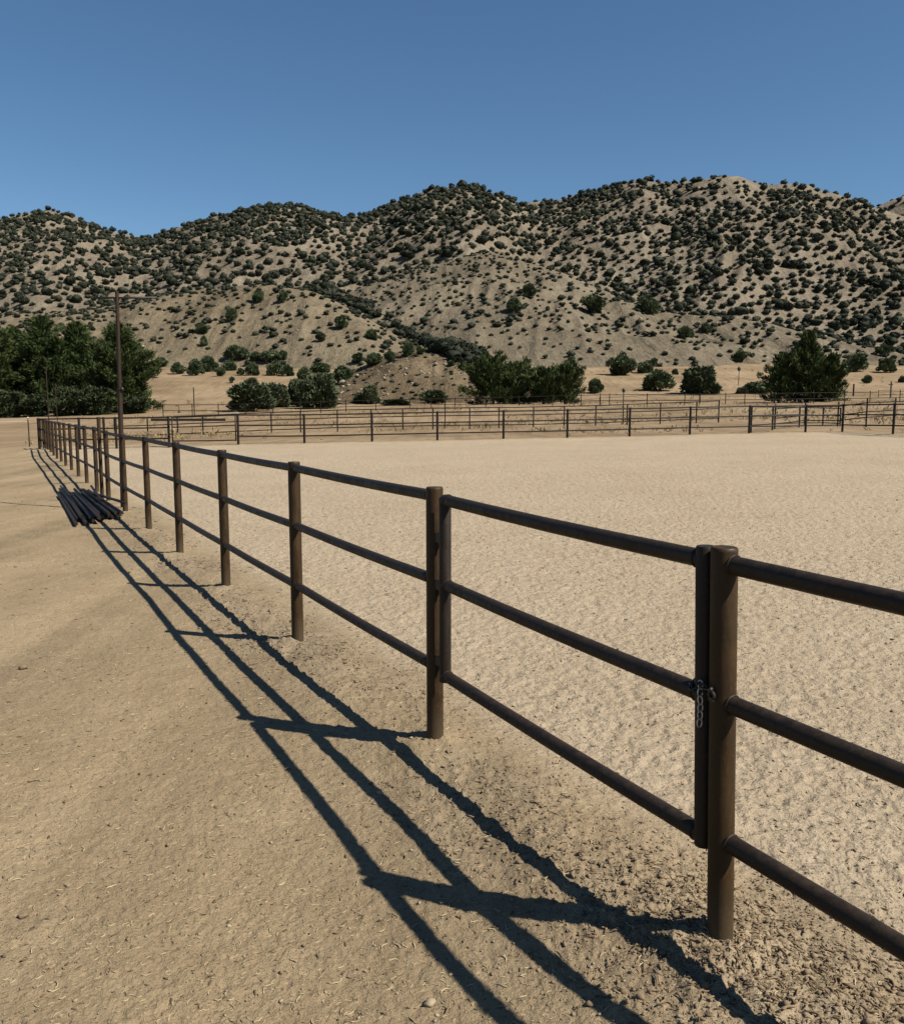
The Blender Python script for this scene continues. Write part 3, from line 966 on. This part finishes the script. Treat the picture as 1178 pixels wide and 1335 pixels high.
def scatter_mesh(name, pts, sizes, protos, mat, kind_label, yaw=True):
    V, F, n = [], [], 0
    for i, (p, s) in enumerate(zip(pts, sizes)):
        v, f = protos[i % len(protos)]
        t = rng.uniform(0, 6.28)
        c, s_ = math.cos(t), math.sin(t)
        q = np.stack([v[:, 0] * c - v[:, 1] * s_, v[:, 0] * s_ + v[:, 1] * c, v[:, 2]], 1) * s + p
        V.append(q); F.append(f + n); n += len(v)
    o = link(name, mesh(name, np.concatenate(V), np.concatenate(F), mat))
    o['label'] = kind_label
    o['kind'] = 'stuff'
    return o


def lane_points(n, f):
    """random spots near the camera, f(x, y) -> keep probability"""
    out = []
    while len(out) < n:
        d = np.exp(rng.uniform(math.log(1.9), math.log(16), 4000))
        a = rng.uniform(-.62, .62, 4000)
        x, y = a * d, d
        k = rng.uniform(size=4000) < f(x, y)
        out += list(np.stack([x, y], 1)[k])
    return np.array(out[:n])


def far_points(n, f, d0=1.9, d1=16):
    out = []
    while len(out) < n:
        d = np.exp(rng.uniform(math.log(d0), math.log(d1), 4000))
        a = rng.uniform(-.62, .62, 4000)
        x, y = a * d, d
        k = rng.uniform(size=4000) < f(x, y)
        out += list(np.stack([x, y], 1)[k])
    return np.array(out[:n])


def bits(name, n, f, med, sg, lo, hi, protos, mat, lab, up=.25, d1=16):
    pp = far_points(n, f, 1.9, d1)
    zp = ground_z(pp[:, 0], pp[:, 1])[0]
    sz = np.clip(rng.lognormal(math.log(med), sg, len(pp)), lo, hi) * (1 + pp[:, 1] * .04)
    return scatter_mesh(name, np.column_stack([pp, zp + sz * up]), sz, protos, mat, lab)


def clodm(seed):
    v, f = lump(1, seed, 1, .75)
    r_ = np.random.default_rng(seed)
    return v * r_.uniform(.55, 1.35, len(v))[:, None] * [1.2, .85, .9], f


bermd = lambda x, y: np.exp(-((fdist(x, y) + .02) / .40) ** 2)
bits('dirt_clods', 8500, lambda x, y: .025 + bermd(x, y) * np.clip(.35 + 1.8 * vn(x * 1.1, y * 1.1, 73), .04, 1), .0036, .5, .0015, .013, [clodm(300 + i) for i in range(10)], M_CLOD, 'loose crumbs of dirt along the foot of the fence')
bits('pebbles', 5000, lambda x, y: .35 + .4 * bermd(x, y), .0030, .45, .0012, .009, [lump(1, 400 + i, 1, .7) for i in range(8)], M_PEB, 'fine pale pebbles strewn over lane and sand', .3)
bits('bark_bits', 8000, lambda x, y: .35 + .3 * bermd(x, y), .0030, .5, .0012, .008, [(lump(1, 450 + i, 1, .5)[0] * [1.7, .7, .7], lump(1, 450 + i, 1, .5)[1]) for i in range(6)], M_BITS, 'dark crumbs of bark and dung on lane and sand', .2, 22)


def straw(seed):
    r_ = np.random.default_rng(seed)
    t = np.linspace(-.5, .5, 5)
    c = r_.uniform(-1.2, 1.2)
    pts = np.stack([t, c * (t * t - .1), .06 + .05 * r_.uniform(-1, 1, 5)], 1)
    mb = MB().tube(pts, [.03, .06, .07, .06, .03], 4)
    f = np.array([q for q in mb.f if len(q) == 4])
    return mb.v[0], f


bits('dry_leaves', 3600, lambda x, y: .01 + bermd(x, y) * np.clip(.25 + 2.0 * vn(x * 1.1, y * 1.1, 73), .02, 1), .017, .4, .007, .04, [(straw(40 + i)[0] * [1, 1, 1.8], straw(40 + i)[1]) for i in range(10)], M_CLOD, 'curled dry leaf scraps caught along the fence line', .06)
bits('straw', 15000, lambda x, y: .35 + .5 * (fdist(x, y) < .3), .0125, .42, .005, .034, [straw(i) for i in range(12)], M_STRAW, 'bits of dry straw and stalks on the dirt', .02, 20)


# ------------------------------------------------------------------ trees and bushes
def leaves(c, nrm, size, n_per, spread, r_, aspect=.45):
    """blades of leaf fanning out round the centres c along nrm"""
    N = len(c) * n_per
    cc = np.repeat(c, n_per, 0); nn = np.repeat(nrm, n_per, 0)
    dirs = nn + r_.normal(size=(N, 3)) * spread
    dirs /= np.linalg.norm(dirs, axis=1)[:, None]
    sd = np.cross(dirs, r_.normal(size=(N, 3))); sd /= np.linalg.norm(sd, axis=1)[:, None] + 1e-9
    L = size * r_.uniform(.6, 1.25, N)[:, None]
    base = cc + r_.normal(size=(N, 3)) * size * .18
    v = np.stack([base - sd * L * aspect * .35, base + dirs * L * .55 + sd * L * aspect * .5, base + dirs * L, base + dirs * L * .5 - sd * L * aspect * .5], 1).reshape(-1, 3)
    f = np.arange(N * 4).reshape(-1, 4)
    return v, f


def ball(n, r_):
    v = r_.normal(size=(n, 3)); return v / np.linalg.norm(v, axis=1)[:, None]


def merge(parts):
    V, F, n = [], [], 0
    for v, f in parts:
        if f.shape[1] == 3: f = np.concatenate([f, f[:, 2:3]], 1)
        V.append(v); F.append(f + n); n += len(v)
    return np.concatenate(V), np.concatenate(F)


def bush_crown(seed, lumps, nl, leaf, flat=.85, spiky=0.0, core=True, low=.15, dome=1.0):
    """crown about 1 wide and `flat` high made of leafy lumps; stands on z = 0"""
    r_ = np.random.default_rng(seed)
    parts = []
    for i in range(lumps):
        th = r_.uniform(0, 6.283); q = math.sqrt(r_.uniform(0, 1)); hz = r_.uniform(low, 1)
        lim = math.sqrt(max(0.05, 1 - (max(0, hz - .42) / .58) ** 2 * dome)) * (.75 + .25 * min(1, hz / .35))
        rad = r_.uniform(.10, .19)
        c = np.array([math.cos(th) * q * (.5 - rad * .7) * lim, math.sin(th) * q * (.5 - rad * .7) * lim, flat * (hz * (1 - rad * 1.1))])
        nb = ball(nl, r_)
        nb[:, 2] = nb[:, 2] * .9 + .12
        rr = rad * r_.uniform(.82, 1.12, nl)[:, None]
        tip = spiky * np.array([c[0], c[1], .25]) * 1.2
        v, f = leaves(c + nb * rr, nb + tip + [0, 0, .25], leaf * r_.uniform(.8, 1.3), 3, .45, r_)
        parts.append((v, f))
        if core:
            lv, lf = lump(rad * .84, seed * 31 + i, 1, .9)
            parts.append((lv + c, lf))
    return merge(parts)


def stems(seed, h, spread, n, r):
    r_ = np.random.default_rng(seed); mb = MB()
    for i in range(n):
        th = 6.283 * i / n + r_.uniform(-.4, .4)
        e = np.array([math.cos(th) * spread, math.sin(th) * spread, h])
        p = np.array([math.cos(th) * .03, math.sin(th) * .03, -.06])
        m = p * .5 + e * .5 + r_.normal(size=3) * [.02, .02, .0]
        mb.tube([p, m, e], [r, r * .75, r * .35], 7)
    return mb


def pine_crown(seed, H, W, t0=.10, limbs=70, top=1.0, shape=1.0, leaf=.42, lean=(0, 0), nt=9, fat=1.0, up=1.0):
    """long needled pine: limbs with upturned tufted ends, in metres; returns crown (v, f) and limb mesh builder"""
    r_ = np.random.default_rng(seed)
    parts, mb = [], MB()
    tops = np.array([lean[0], lean[1], H])
    def axis(t): return np.array([lean[0] * t + .15 * math.sin(5 * t + seed), lean[1] * t, H * t])
    mb.tube([axis(t) - [0, 0, .3 * (t == 0)] for t in np.linspace(0, .96, 9)], np.linspace(W * .035 + .05, .03, 9), 9)
    for i in range(limbs):
        t = t0 + (1 - t0) * (i + r_.uniform(0, 1)) / limbs * .97
        prof = (1 - ((t - t0) / (1 - t0)) ** 1.25) ** shape * (.72 + .28 * min(1, (t - t0) / .16)) + .05
        R_ = W * .5 * prof * r_.uniform(.48, 1.22)
        th = i * 2.399 + r_.uniform(-.5, .5)
        rise = R_ * r_.uniform(.15, .55) + (.3 if t > .8 else 0)
        p0 = axis(t)
        p1 = p0 + np.array([math.cos(th) * R_, math.sin(th) * R_, (rise + .35 * R_) * up - .9 * R_ * max(0, 1 - t / .25)])
        pm = p0 * .5 + p1 * .5 - [0, 0, .10 * R_]
        mb.tube([p0, pm, p1], [.055, .035, .012], 5)
        # one dense upswept plume of needles per limb, tapering to its tip
        k = max(5, int(R_ * 5.5))
        ld = (p1 - pm) / np.linalg.norm(p1 - pm)
        for s in np.linspace(.22, 1.06, k):
            q = (1 - s) ** 2 * p0 + 2 * s * (1 - s) * pm + s * s * p1
            wd_ = .30 * fat * (1.15 - .75 * s) * (.6 + .4 * min(1.5, R_ / 2)) + .05
            m = 4
            cc = q + r_.normal(size=(m, 3)) * wd_ * [1, 1, .75] + [0, 0, .12]
            nn = ld * .9 + [0, 0, .35 + .3 * up] + r_.normal(size=(m, 3)) * .30
            parts.append(leaves(cc, nn, leaf * r_.uniform(.8, 1.2), nt, .40, r_, .20))
    v, f = merge(parts)
    return v, f, mb


def round_bush(seed, sub, nleaf, leaf, h=.8, lumps=3):
    """small dense rounded bush, one wide"""
    r_ = np.random.default_rng(seed)
    parts = []
    for i in range(lumps):
        c = np.array([r_.uniform(-.17, .17), r_.uniform(-.17, .17), r_.uniform(.30, .46) * h / .8]) if i else np.array([0, 0, .40 * h / .8])
        rad = (.40 if i == 0 else r_.uniform(.2, .3))
        v, f = lump(rad * 1.04, seed * 7 + i, sub, .85)
        v[:, 1] *= 1.25
        parts.append((v + c, f))
        nb = ball(nleaf, r_); nb[:, 2] = np.abs(nb[:, 2]) * 1.05 - .25
        parts.append(leaves(c + nb * rad * r_.uniform(.8, 1.08, nleaf)[:, None], nb + [0, 0, .5], leaf * r_.uniform(.8, 1.4), 3, .6, r_, .6))
    return merge(parts)


# shared bush meshes
JUN = [mesh('juniper', *bush_crown(500 + i, 22, 120, .09, [.8, .72, .9, .66][i % 4], .9), M_JUNI) for i in range(6)]
OLI = [mesh('olive', *bush_crown(540 + i, 26, 120, .12, [.8, .95, .7][i % 3], 1.9, True, .10), M_OLIVE) for i in range(4)]
FOOT = [mesh('foot', *bush_crown(640 + i, 26, 120, .085, [.8, .95, .7][i % 3], .6, True, .05), M_FOOT) for i in range(3)]
SML = [mesh('scrub', *round_bush(580 + i, 2, 90, .12, [.8, .65, .9, .75][i % 4], 4), M_SCRUB) for i in range(8)]
STEM = [stems(620 + i, .45, .28, 5, .028).build('stem_source', M_BARK).data for i in range(3)]
for o in [q for q in COL.objects if q.name.startswith('stem_source')]: bpy.data.objects.remove(o)


def plant_bush(name, p, wid, hgt, lab, cat, lib, group, i, stem=True, sink=.0):
    t = thing(name, lab, cat, p, group)
    c = link('crown', lib[i % len(lib)], t)
    mx = max(v.co.z for v in c.data.vertices) if c.data.name not in CACHE else CACHE[c.data.name]
    CACHE[c.data.name] = mx
    c.scale = (wid * .95, wid * .95, hgt / mx)
    c.rotation_euler = (0, 0, (i * 2.3) % 6.28)
    c.location = (0, 0, hgt * .02 - sink)
    if stem:
        s = link('trunk', STEM[i % 3], t)
        s.scale = (wid * .9, wid * .9, hgt); s.rotation_euler = (0, 0, i * 1.1)
    return t


CACHE = {}
N_IND = 0
# px, base y, width, height (photo pixels), kind, label
HAND = [
 (212, 478, 15, 12, 'j', 'small round bush at the edge of the grove, above the tan slope'),
 (233, 488, 21, 16, 'j', 'low round bush at the left end of the bush row on the tan slope'),
 (256, 490, 22, 22, 'j', 'taller round bush, second from the left in the slope row'),
 (273, 485, 25, 21, 'j', 'broad bush touching the taller one in the slope row'),
 (287, 491, 14, 13, 'j', 'small ball shaped bush in the slope row, below the broad bush'),
 (299, 484, 20, 16, 'j', 'neat round bush standing alone mid row on the slope'),
 (304, 469, 28, 19, 'j', 'wide dark bush highest on the slope, at the foot of the knoll'),
 (318, 469, 18, 16, 'j', 'dark bush joined to the right side of the wide high bush'),
 (314, 490, 11, 10, 'j', 'very small bush just left of the rounded slope bush'),
 (329, 490, 19, 16, 'j', 'rounded bush low on the slope, right of the very small one'),
 (334, 472, 18, 14, 'j', 'dark bush in the upper row below the knoll, left member'),
 (353, 471, 24, 15, 'j', 'dark bush in the upper row below the knoll, middle member'),
 (367, 471, 16, 14, 'j', 'dark bush in the upper row below the knoll, right member'),
 (359, 490, 25, 20, 'j', 'large grey green bush at the lower right of the slope row'),
 (375, 491, 17, 15, 'j', 'round bush at the right end of the slope row'),
 (327, 503, 22, 11, 'j', 'flat topped bush just above the leafy trees by the paddock'),
 (303, 500, 8, 9, 'j', 'tiny pale green bush below the slope row'),
 (398, 495, 20, 18, 'j', 'dark bush between the slope row and the multi stemmed tree'),
 (418, 489, 30, 16, 'j', 'spreading bush behind the multi stemmed tree'),
 (444, 500, 32, 24, 'j', 'large dark bush leaning on the left foot of the mound'),
 (467, 473, 18, 13, 'j', 'dark bush on the left shoulder of the mound, lowest of three'),
 (487, 477, 22, 17, 'j', 'dark bush on the left shoulder of the mound, middle of three'),
 (508, 473, 15, 16, 'j', 'dark bush on the left shoulder of the mound, nearest its top'),
 (532, 464, 16, 20, 'j', 'upright bush standing on the very top of the mound'),
 (548, 462, 13, 10, 'j', 'low bush on the mound top beside the upright one'),
 (326, 537, 58, 38, 'o', 'feathery grey green tree with arching branches beside the paddock'),
 (356, 532, 44, 34, 'o', 'spiky topped leafy tree right of the feathery one'),
 (388, 531, 30, 38, 'o', 'narrow leafy tree left of the multi stemmed tree'),
 (419, 533, 48, 47, 'o', 'rounded tree on several bare leaning stems behind the paddock'),
 (470, 527, 22, 15, 'j', 'low dark bush at the foot of the mound, left of the spiky one'),
 (484, 527, 24, 26, 'o', 'spiky grey bush at the left foot of the mound'),
 (566, 527, 38, 19, 'o', 'spreading grass like bush at the right foot of the mound'),
 (588, 478, 10, 8, 'j', 'small dark bush on the right face of the mound'),
 (776, 513, 20, 20, 'j', 'small round tree just right of the pine group'),
 (809, 490, 38, 28, 'j', 'broad round tree at the foot of the pale hill, casting a long shadow'),
 (840, 487, 22, 17, 'j', 'bush half hidden behind the round tree on the flat'),
 (851, 478, 14, 11, 'j', 'dark bush above the half hidden one, at the hill foot'),
 (858, 510, 40, 29, 'j', 'round tree on bare tan flat, left of the star shaped tree'),
 (913, 514, 50, 38, 'o', 'star shaped spiky tree on the tan flat'),
 (879, 489, 9, 8, 'j', 'little bush low on the hill between the two flat trees'),
 (965, 473, 23, 17, 'j', 'round bush with a dark shadow on the pale hill, above the thin box post'),
 (986, 514, 34, 18, 'j', 'low wide bush at the left side of the big pine'),
 (966, 514, 16, 9, 'o', 'pale grey bush left of the low wide bush'),
 (1114, 485, 32, 25, 'j', 'round tree on the slope right of the big pine'),
 (1154, 486, 24, 19, 'j', 'small round tree near the right edge of the slope'),
 (1129, 500, 14, 11, 'j', 'tiny umbrella shaped tree on the slope, below the two round trees'),
 (1152, 464, 22, 15, 'j', 'dark bush on the crest above the right edge trees'),
 (1176, 499, 12, 9, 'j', 'dark clump cut off by the right edge of the slope'),
 (337, 395, 16, 16, 'j', 'left of two round bushes near the top of the knoll'),
 (368, 394, 14, 16, 'j', 'right of two round bushes near the top of the knoll'),
 (445, 429, 20, 18, 'j', 'biggest round bush on the right flank of the knoll'),
 (484, 443, 16, 14, 'j', 'round bush lower on the right flank of the knoll'),
 (418, 446, 14, 13, 'j', 'upright bush at the centre of the knoll face'),
 (302, 418, 16, 18, 'j', 'dark bush on the left part of the knoll face'),
 (263, 436, 20, 14, 'j', 'spread bush on the left part of the knoll face, below the dark bush'),
 (266, 452, 10, 15, 'j', 'narrow upright bush low on the left part of the knoll'),
 (892, 443, 22, 18, 'j', 'dark round bush on the pale hill above the star shaped tree'),
 (920, 436, 18, 15, 'j', 'dark bush right of the round one on the pale hill'),
 (770, 408, 34, 24, 'j', 'large bushy tree on the shoulder of the pale hill'),
 (842, 408, 32, 22, 'j', 'dark tree on the crest of the pale hill, right of the shoulder tree'),
 (690, 388, 18, 18, 'j', 'dark bush on the upper slope of the pale hill'),
 (672, 408, 26, 20, 'j', 'wide dark thicket in the middle of the pale hill'),
]
for i, (px, yb, wp, hp, kd, lab) in enumerate(HAND):
    p, k = hit(px, yb - .5)
    d = p[1]
    W_, H_ = wp * d / FPX, hp * d / FPX
    nm = 'tree' if hp >= 19 and kd in 'jo' and 'bush' not in lab else 'bush'
    plant_bush(nm, p, W_, H_, lab, 'tree' if nm == 'tree' else 'bush', JUN if kd == 'j' else OLI, 'bushes and small trees on the slopes', i, hp > 14, .0)

# pines
PINES = [(640, 529, 74, 62, 'full dark pine at the left of the middle pine group', 7), (670, 528, 48, 50, 'dense pine second from the left in the middle group', 8),
         (708, 528, 44, 44, 'smaller pine in the middle group with a gap beneath', 9), (738, 531, 50, 56, 'tall loose pine at the right end of the middle group', 10)]
for px, yb, wp, hp, lab, sd in PINES:
    hp *= .88
    d = 104.0 + (sd % 3) * 1.5
    p = at(px, yb, d); p[2] = min(gz(p[0], p[1]) + .0, p[2] + 1.0)
    H_ = at(px, yb - hp, d)[2] - p[2]
    W_ = wp * d / FPX
    t = thing('pine_tree', lab, 'tree', p, 'pines beyond the paddocks')
    v, f, mb = pine_crown(sd, H_, W_ * 1.15, .04, 44, leaf=.48, shape=.75, nt=8)
    link('crown', mesh('pine_crown', v, f, M_PINE), t)
    mb.build('trunk', M_BARK, t)
d = 100.0
p = at(1050, 532, d); p[2] = gz(p[0], p[1])
big = thing('pine_tree', 'biggest pine, alone behind the right end of the arena', 'tree', p, 'pines beyond the paddocks')
parts = []
H_ = at(1050, 439, d)[2] - p[2]
v, f, mb = pine_crown(21, H_ * .98, 6.2, .02, 66, leaf=.52, shape=1.1, nt=8, fat=.85)
parts.append((v, f))
H2 = at(1012, 470, d)[2] - p[2]
v2, f2_, mb2 = pine_crown(22, H2, 4.0, .02, 36, leaf=.50, shape=.95, nt=8)
parts.append((v2 + [-3.0, .2, 0], f2_))
v3, f3_, mb3 = pine_crown(23, H_ * .62, 4.4, .02, 36, leaf=.50, shape=.9, nt=8)
parts.append((v3 + [2.5, -.3, 0], f3_))
link('crown', mesh('pine_crown', *merge(parts), M_PINE), big)
mb.build('trunk', M_BARK, big)
mb2.build('trunk', M_BARK, big).location = (-3.0, .2, 0)
mb3.build('trunk', M_BARK, big).location = (2.5, -.3, 0)

# grove at the left
GROVE = [(-8, 549, 96, 124, 108, 'dark pine cut off by the left edge in the grove'), (24, 548, 62, 116, 112, 'pine with a pale tip second from the left in the grove'),
         (62, 547, 86, 130, 110, 'tallest rounded pine of the left grove'), (106, 546, 78, 122, 113, 'pine in the middle right of the grove, lower than the tallest'),
         (160, 541, 104, 114, 106, 'broad pine at the right end of the grove, behind the tall pole'), (-70, 549, 90, 130, 112, 'pine beyond the left edge of the grove')]
for i, (px, yb, wp, hp, d, lab) in enumerate(GROVE):
    p = at(px, yb, d); p[2] = gz(p[0], p[1])
    H_ = at(px, yb - hp, d)[2] - p[2]
    t = thing('pine_tree', lab, 'tree', p, 'pines of the left grove')
    v, f, mb = pine_crown(60 + i, H_, wp * d / FPX * 1.10, .03, 74, leaf=.55, shape=.85, nt=9, fat=1.7, up=.35)
    link('crown', mesh('pine_crown', v, f, M_PINE), t)
    mb.build('trunk', M_BARK, t)
for i, (px, yb, wp, hp, lab) in enumerate([(12, 548.5, 50, 36, 'dusky bush at the left foot of the grove'), (48, 548.5, 46, 30, 'dusky bush in front of the tallest grove pine'),
                                           (88, 548, 56, 40, 'leafy bush in the middle front of the grove'), (127, 546, 50, 38, 'dusky bush in front of the right grove pine, left of the pole'),
                                           (176, 543, 40, 24, 'low bush at the right foot of the grove')]):
    p = at(px, yb, 101); p[2] = gz(p[0], p[1])
    plant_bush('bush', p, wp * 101 / FPX, hp * 101 / FPX, lab, 'bush', FOOT, 'bushes at the foot of the grove', i)

# dry grass tufts over the paddocks and the field beyond
tr_ = np.random.default_rng(77)
tv, tf = [], []
n_ = 0
fd_ = np.exp(tr_.uniform(math.log(41), math.log(185), 16000)); fa_ = tr_.uniform(-.6, .6, 16000)
keep = tr_.uniform(size=16000) < np.clip(.25 + 1.6 * vn(fa_ * fd_ / 9, fd_ / 7, 31), 0, 1) * sstep(39, 60, fd_)
fa_, fd_ = fa_[keep], fd_[keep]
zf_, kf_ = surf(fa_, fd_)
ok_ = kf_ == 0
C_ = np.stack([fa_ * fd_, fd_, zf_], 1)[ok_]
hs_ = np.clip(tr_.lognormal(math.log(.17), .45, len(C_)), .07, .5)
for sz_ in (0, 1):
    q_ = C_[sz_::2]; h_ = hs_[sz_::2]
    v, f = leaves(q_ + [0, 0, .0], np.tile([0, 0, .8], (len(q_), 1)), 1.0, 9, .55, tr_, .16)
    v = (v.reshape(len(q_), -1, 3) - q_[:, None]) * h_[:, None, None] + q_[:, None]
    tv.append(v.reshape(-1, 3)); tf.append(f + n_); n_ += v.size // 3
o = link('dry_grass', mesh('dry_grass', np.concatenate(tv), np.concatenate(tf), M_DRYGRASS))
o['kind'] = 'stuff'; o['label'] = 'dry grass tufts over the paddocks and the tan field'

# low bits in the field
for i, (px, yb, wp, hp, lab) in enumerate([(516, 530, 38, 9, 'pale grey patch of low brush before the mound')]):
    p = at(px, yb, 112); p[2] = gz(p[0], p[1])
    plant_bush('bush', p, wp * 112 / FPX, hp * 112 / FPX, lab, 'bush', OLI, None, i, False)
p = at(305, 541, 90); p[2] = gz(p[0], p[1])
v, f = lump(.55, 8, 3, .45)
o = link('boulder', mesh('boulder', v, f, M_ROCK)); o.location = tuple(p + [0, 0, .1]); tag(o, 'white boulder at the foot of the feathery tree', 'rock')

# hillside scrub: spots on the terrain, thick on the mountain, thin on the bare hills
def spots(hill, idx, n, d0, d1, dens, amin=-.70, amax=.70, dmin=2.5, seed=1):
    r_ = np.random.default_rng(seed)
    a = r_.uniform(amin, amax, n); d = np.sqrt(r_.uniform(d0 ** 2, d1 ** 2, n))
    z, k = surf(a, d)
    ok = (k == idx) & (r_.uniform(size=n) < dens(a, d))
    a, d, z = a[ok], d[ok], z[ok]
    # keep them apart
    cellm = {}
    keep = []
    for i in range(len(a)):
        x, y = a[i] * d[i], d[i]
        c = (int(x // dmin), int(y // dmin))
        if any((x - q[0]) ** 2 + (y - q[1]) ** 2 < dmin ** 2 for ii in (-1, 0, 1) for jj in (-1, 0, 1) for q in cellm.get((c[0] + ii, c[1] + jj), ())): continue
        cellm.setdefault(c, []).append((x, y)); keep.append(i)
    return np.stack([a[keep], d[keep], z[keep]], 1)


def visible(S, h):
    """is the top of each bush clear of the terrain in front of it"""
    a, d, z = S.T
    e = (z + h * .8 - EYE) / d
    vis = np.ones(len(a), bool)
    for q in np.geomspace(110, 640, 90):
        zz_, _ = surf(a, np.full(len(a), q))
        vis &= ~((q < d - 4) & ((zz_ - EYE) / q > e + .0005))
    return vis


def u_of(a): return 589 + 1159 * a


clump = lambda a, d, s, sd: vn(a * d / s, d / (s * 1.3), sd)
BUSH = []      # a, d, z, width, height, zone
def addz(S, w0, w1, hr, zone, seed):
    r_ = np.random.default_rng(seed)
    wd = np.clip(r_.lognormal(math.log((w0 * w1) ** .5), .28, len(S)), w0, w1)
    hh = wd * r_.uniform(hr * .8, hr * 1.15, len(S))
    vis = visible(S, hh) & (np.abs(S[:, 0]) < .66)
    for s, w_, h_, v_ in zip(S, wd, hh, vis):
        if v_: BUSH.append((*s, w_, h_, zone))


addz(spots(MOUNT, 1, 48000, 300, 640, lambda a, d: np.clip(.62 + .8 * clump(a, d, 26, 7) + .3 * sstep(430, 330, d), .15, 1) * (1 - .24 * sstep(620, 480, u_of(a))) * (1 - .68 * sstep(.82, .97, (d - 300) / (MOUNT.tab(MOUNT.dr, a) - 300))), dmin=3.0, seed=2), 1.7, 4.7, .88, 'mountain', 3)
addz(spots(FARR, 2, 1500, 640, 1000, lambda a, d: .5 + 0 * a, .3, .7, 5, 4), 4, 7, .8, 'mountain', 5)
addz(spots(HILL, 3, 8000, 190, 400, lambda a, d: np.clip(.50 + .6 * clump(a, d, 16, 9) + .35 * (u_of(a) < 720) * sstep(230, 300, d), .04, 1), -.34, .70, 1.8, 6), .6, 2.9, .75, 'hill', 7)
addz(spots(KNOLL, 4, 6500, 175, 330, lambda a, d: np.clip(.45 + .6 * clump(a, d, 14, 11), .04, 1), -.70, .1, 1.5, 8), .6, 2.6, .7, 'knoll', 9)
addz(spots(MOUND, 5, 900, 122, 175, lambda a, d: np.clip(.5 + .5 * clump(a, d, 8, 12), .05, 1), -.18, .13, 1.2, 10), .3, 1.1, .6, 'mound', 11)
# thicket that fills the valley between knoll and pale hill, and the foot of the mountain
VAL = [(415, 381, 300), (440, 387, 300), (470, 404, 285), (500, 420, 272), (530, 437, 262), (560, 452, 250), (590, 463, 240), (615, 474, 228), (640, 485, 215)]
vr = np.random.default_rng(12)
S = []
for q in range(140):
    t = vr.uniform(0, len(VAL) - 1.001); i = int(t); g = t - i
    px = VAL[i][0] * (1 - g) + VAL[i + 1][0] * g + vr.normal() * 3
    py = VAL[i][1] * (1 - g) + VAL[i + 1][1] * g + vr.normal() * 4.5 - 1
    p, k_ = hit(px, py)
    S.append((p[0] / p[1], p[1], p[2]))
addz(np.array(S), 1.7, 3.6, .85, 'valley', 13)

BUSH.sort(key=lambda b: -(b[3] * b[4]) / b[1] ** 2)
ZL = {'mountain': ('dark juniper growing on the steep scrub covered mountain', 'junipers on the mountain'), 'hill': ('small dark bush dotted over the pale hill in the middle', 'bushes on the pale hill'),
      'knoll': ('small dark bush dotted over the rounded bare knoll', 'bushes on the knoll'), 'mound': ('scrubby little bush among the stones of the mound', 'bushes on the mound'),
      'valley': ('bush of the thicket filling the valley beside the knoll', 'bushes of the valley thicket')}
inframe = [b for b in BUSH if abs(b[0]) < .505]
chosen = inframe[:225]
cs = set(id(b) for b in chosen)
for i, b in enumerate(chosen):
    a, d, z, w_, h_, zn = b
    o = link('bush', SML[i % len(SML)])
    o.location = (a * d, d, z - .12 * h_)
    o.scale = (w_ * 1.05, w_ * 1.05, h_ * 1.15); o.rotation_euler = (0, 0, i * 1.7)
    tag(o, ZL[zn][0], 'bush', ZL[zn][1])
rest = [b for b in BUSH if id(b) not in cs]
V, F, n = [], [], 0
src = []
for m in SML:
    v = np.empty(len(m.vertices) * 3, np.float32); m.vertices.foreach_get('co', v)
    f = np.empty(len(m.loops), np.int32); m.loops.foreach_get('vertex_index', f)
    src.append((v.reshape(-1, 3), m))
# lighter copies for the far mass: fewer lumps, same foliage
LITE = [round_bush(700 + i, 2, 26, .15, [.8, .65, .9, .75][i % 4], 2) for i in range(10)]
for i, b in enumerate(rest):
    a, d, z, w_, h_, zn = b
    v, f = LITE[i % 10]
    t = i * 2.1; c, s_ = math.cos(t), math.sin(t)
    q = np.stack([(v[:, 0] * c - v[:, 1] * s_) * w_ * 1.05, (v[:, 0] * s_ + v[:, 1] * c) * w_ * 1.05, v[:, 2] * h_ * 1.15], 1) + [a * d, d, z - .12 * h_]
    V.append(q); F.append(f + n); n += len(v)
o = link('scrub', mesh('scrub_mass', np.concatenate(V), np.concatenate(F), M_SCRUB))
o['kind'] = 'stuff'; o['label'] = 'dark juniper scrub spread over the mountain and hills'
print('bushes', len(BUSH), 'in frame', len(inframe), 'rest', len(rest))

# pale stones on the slopes
S = np.concatenate([spots(HILL, 3, 900, 190, 330, lambda a, d: np.clip(.5 + 1.2 * clump(a, d, 9, 15), 0, 1), -.3, .6, .8, 20), spots(KNOLL, 4, 500, 180, 290, lambda a, d: np.clip(.4 + clump(a, d, 9, 16), 0, 1), -.5, .1, .8, 21),
                    spots(MOUND, 5, 700, 122, 170, lambda a, d: np.clip(.6 + clump(a, d, 6, 17), 0, 1), -.18, .13, .5, 22)])
rs = np.clip(np.random.default_rng(23).lognormal(math.log(.20), .5, len(S)), .08, .7)
scatter_mesh('rocks', np.stack([S[:, 0] * S[:, 1], S[:, 1], S[:, 2]], 1), rs, [lump(1, 800 + i, 1, .6) for i in range(6)], M_ROCK, 'pale loose rocks scattered over the hill slopes')
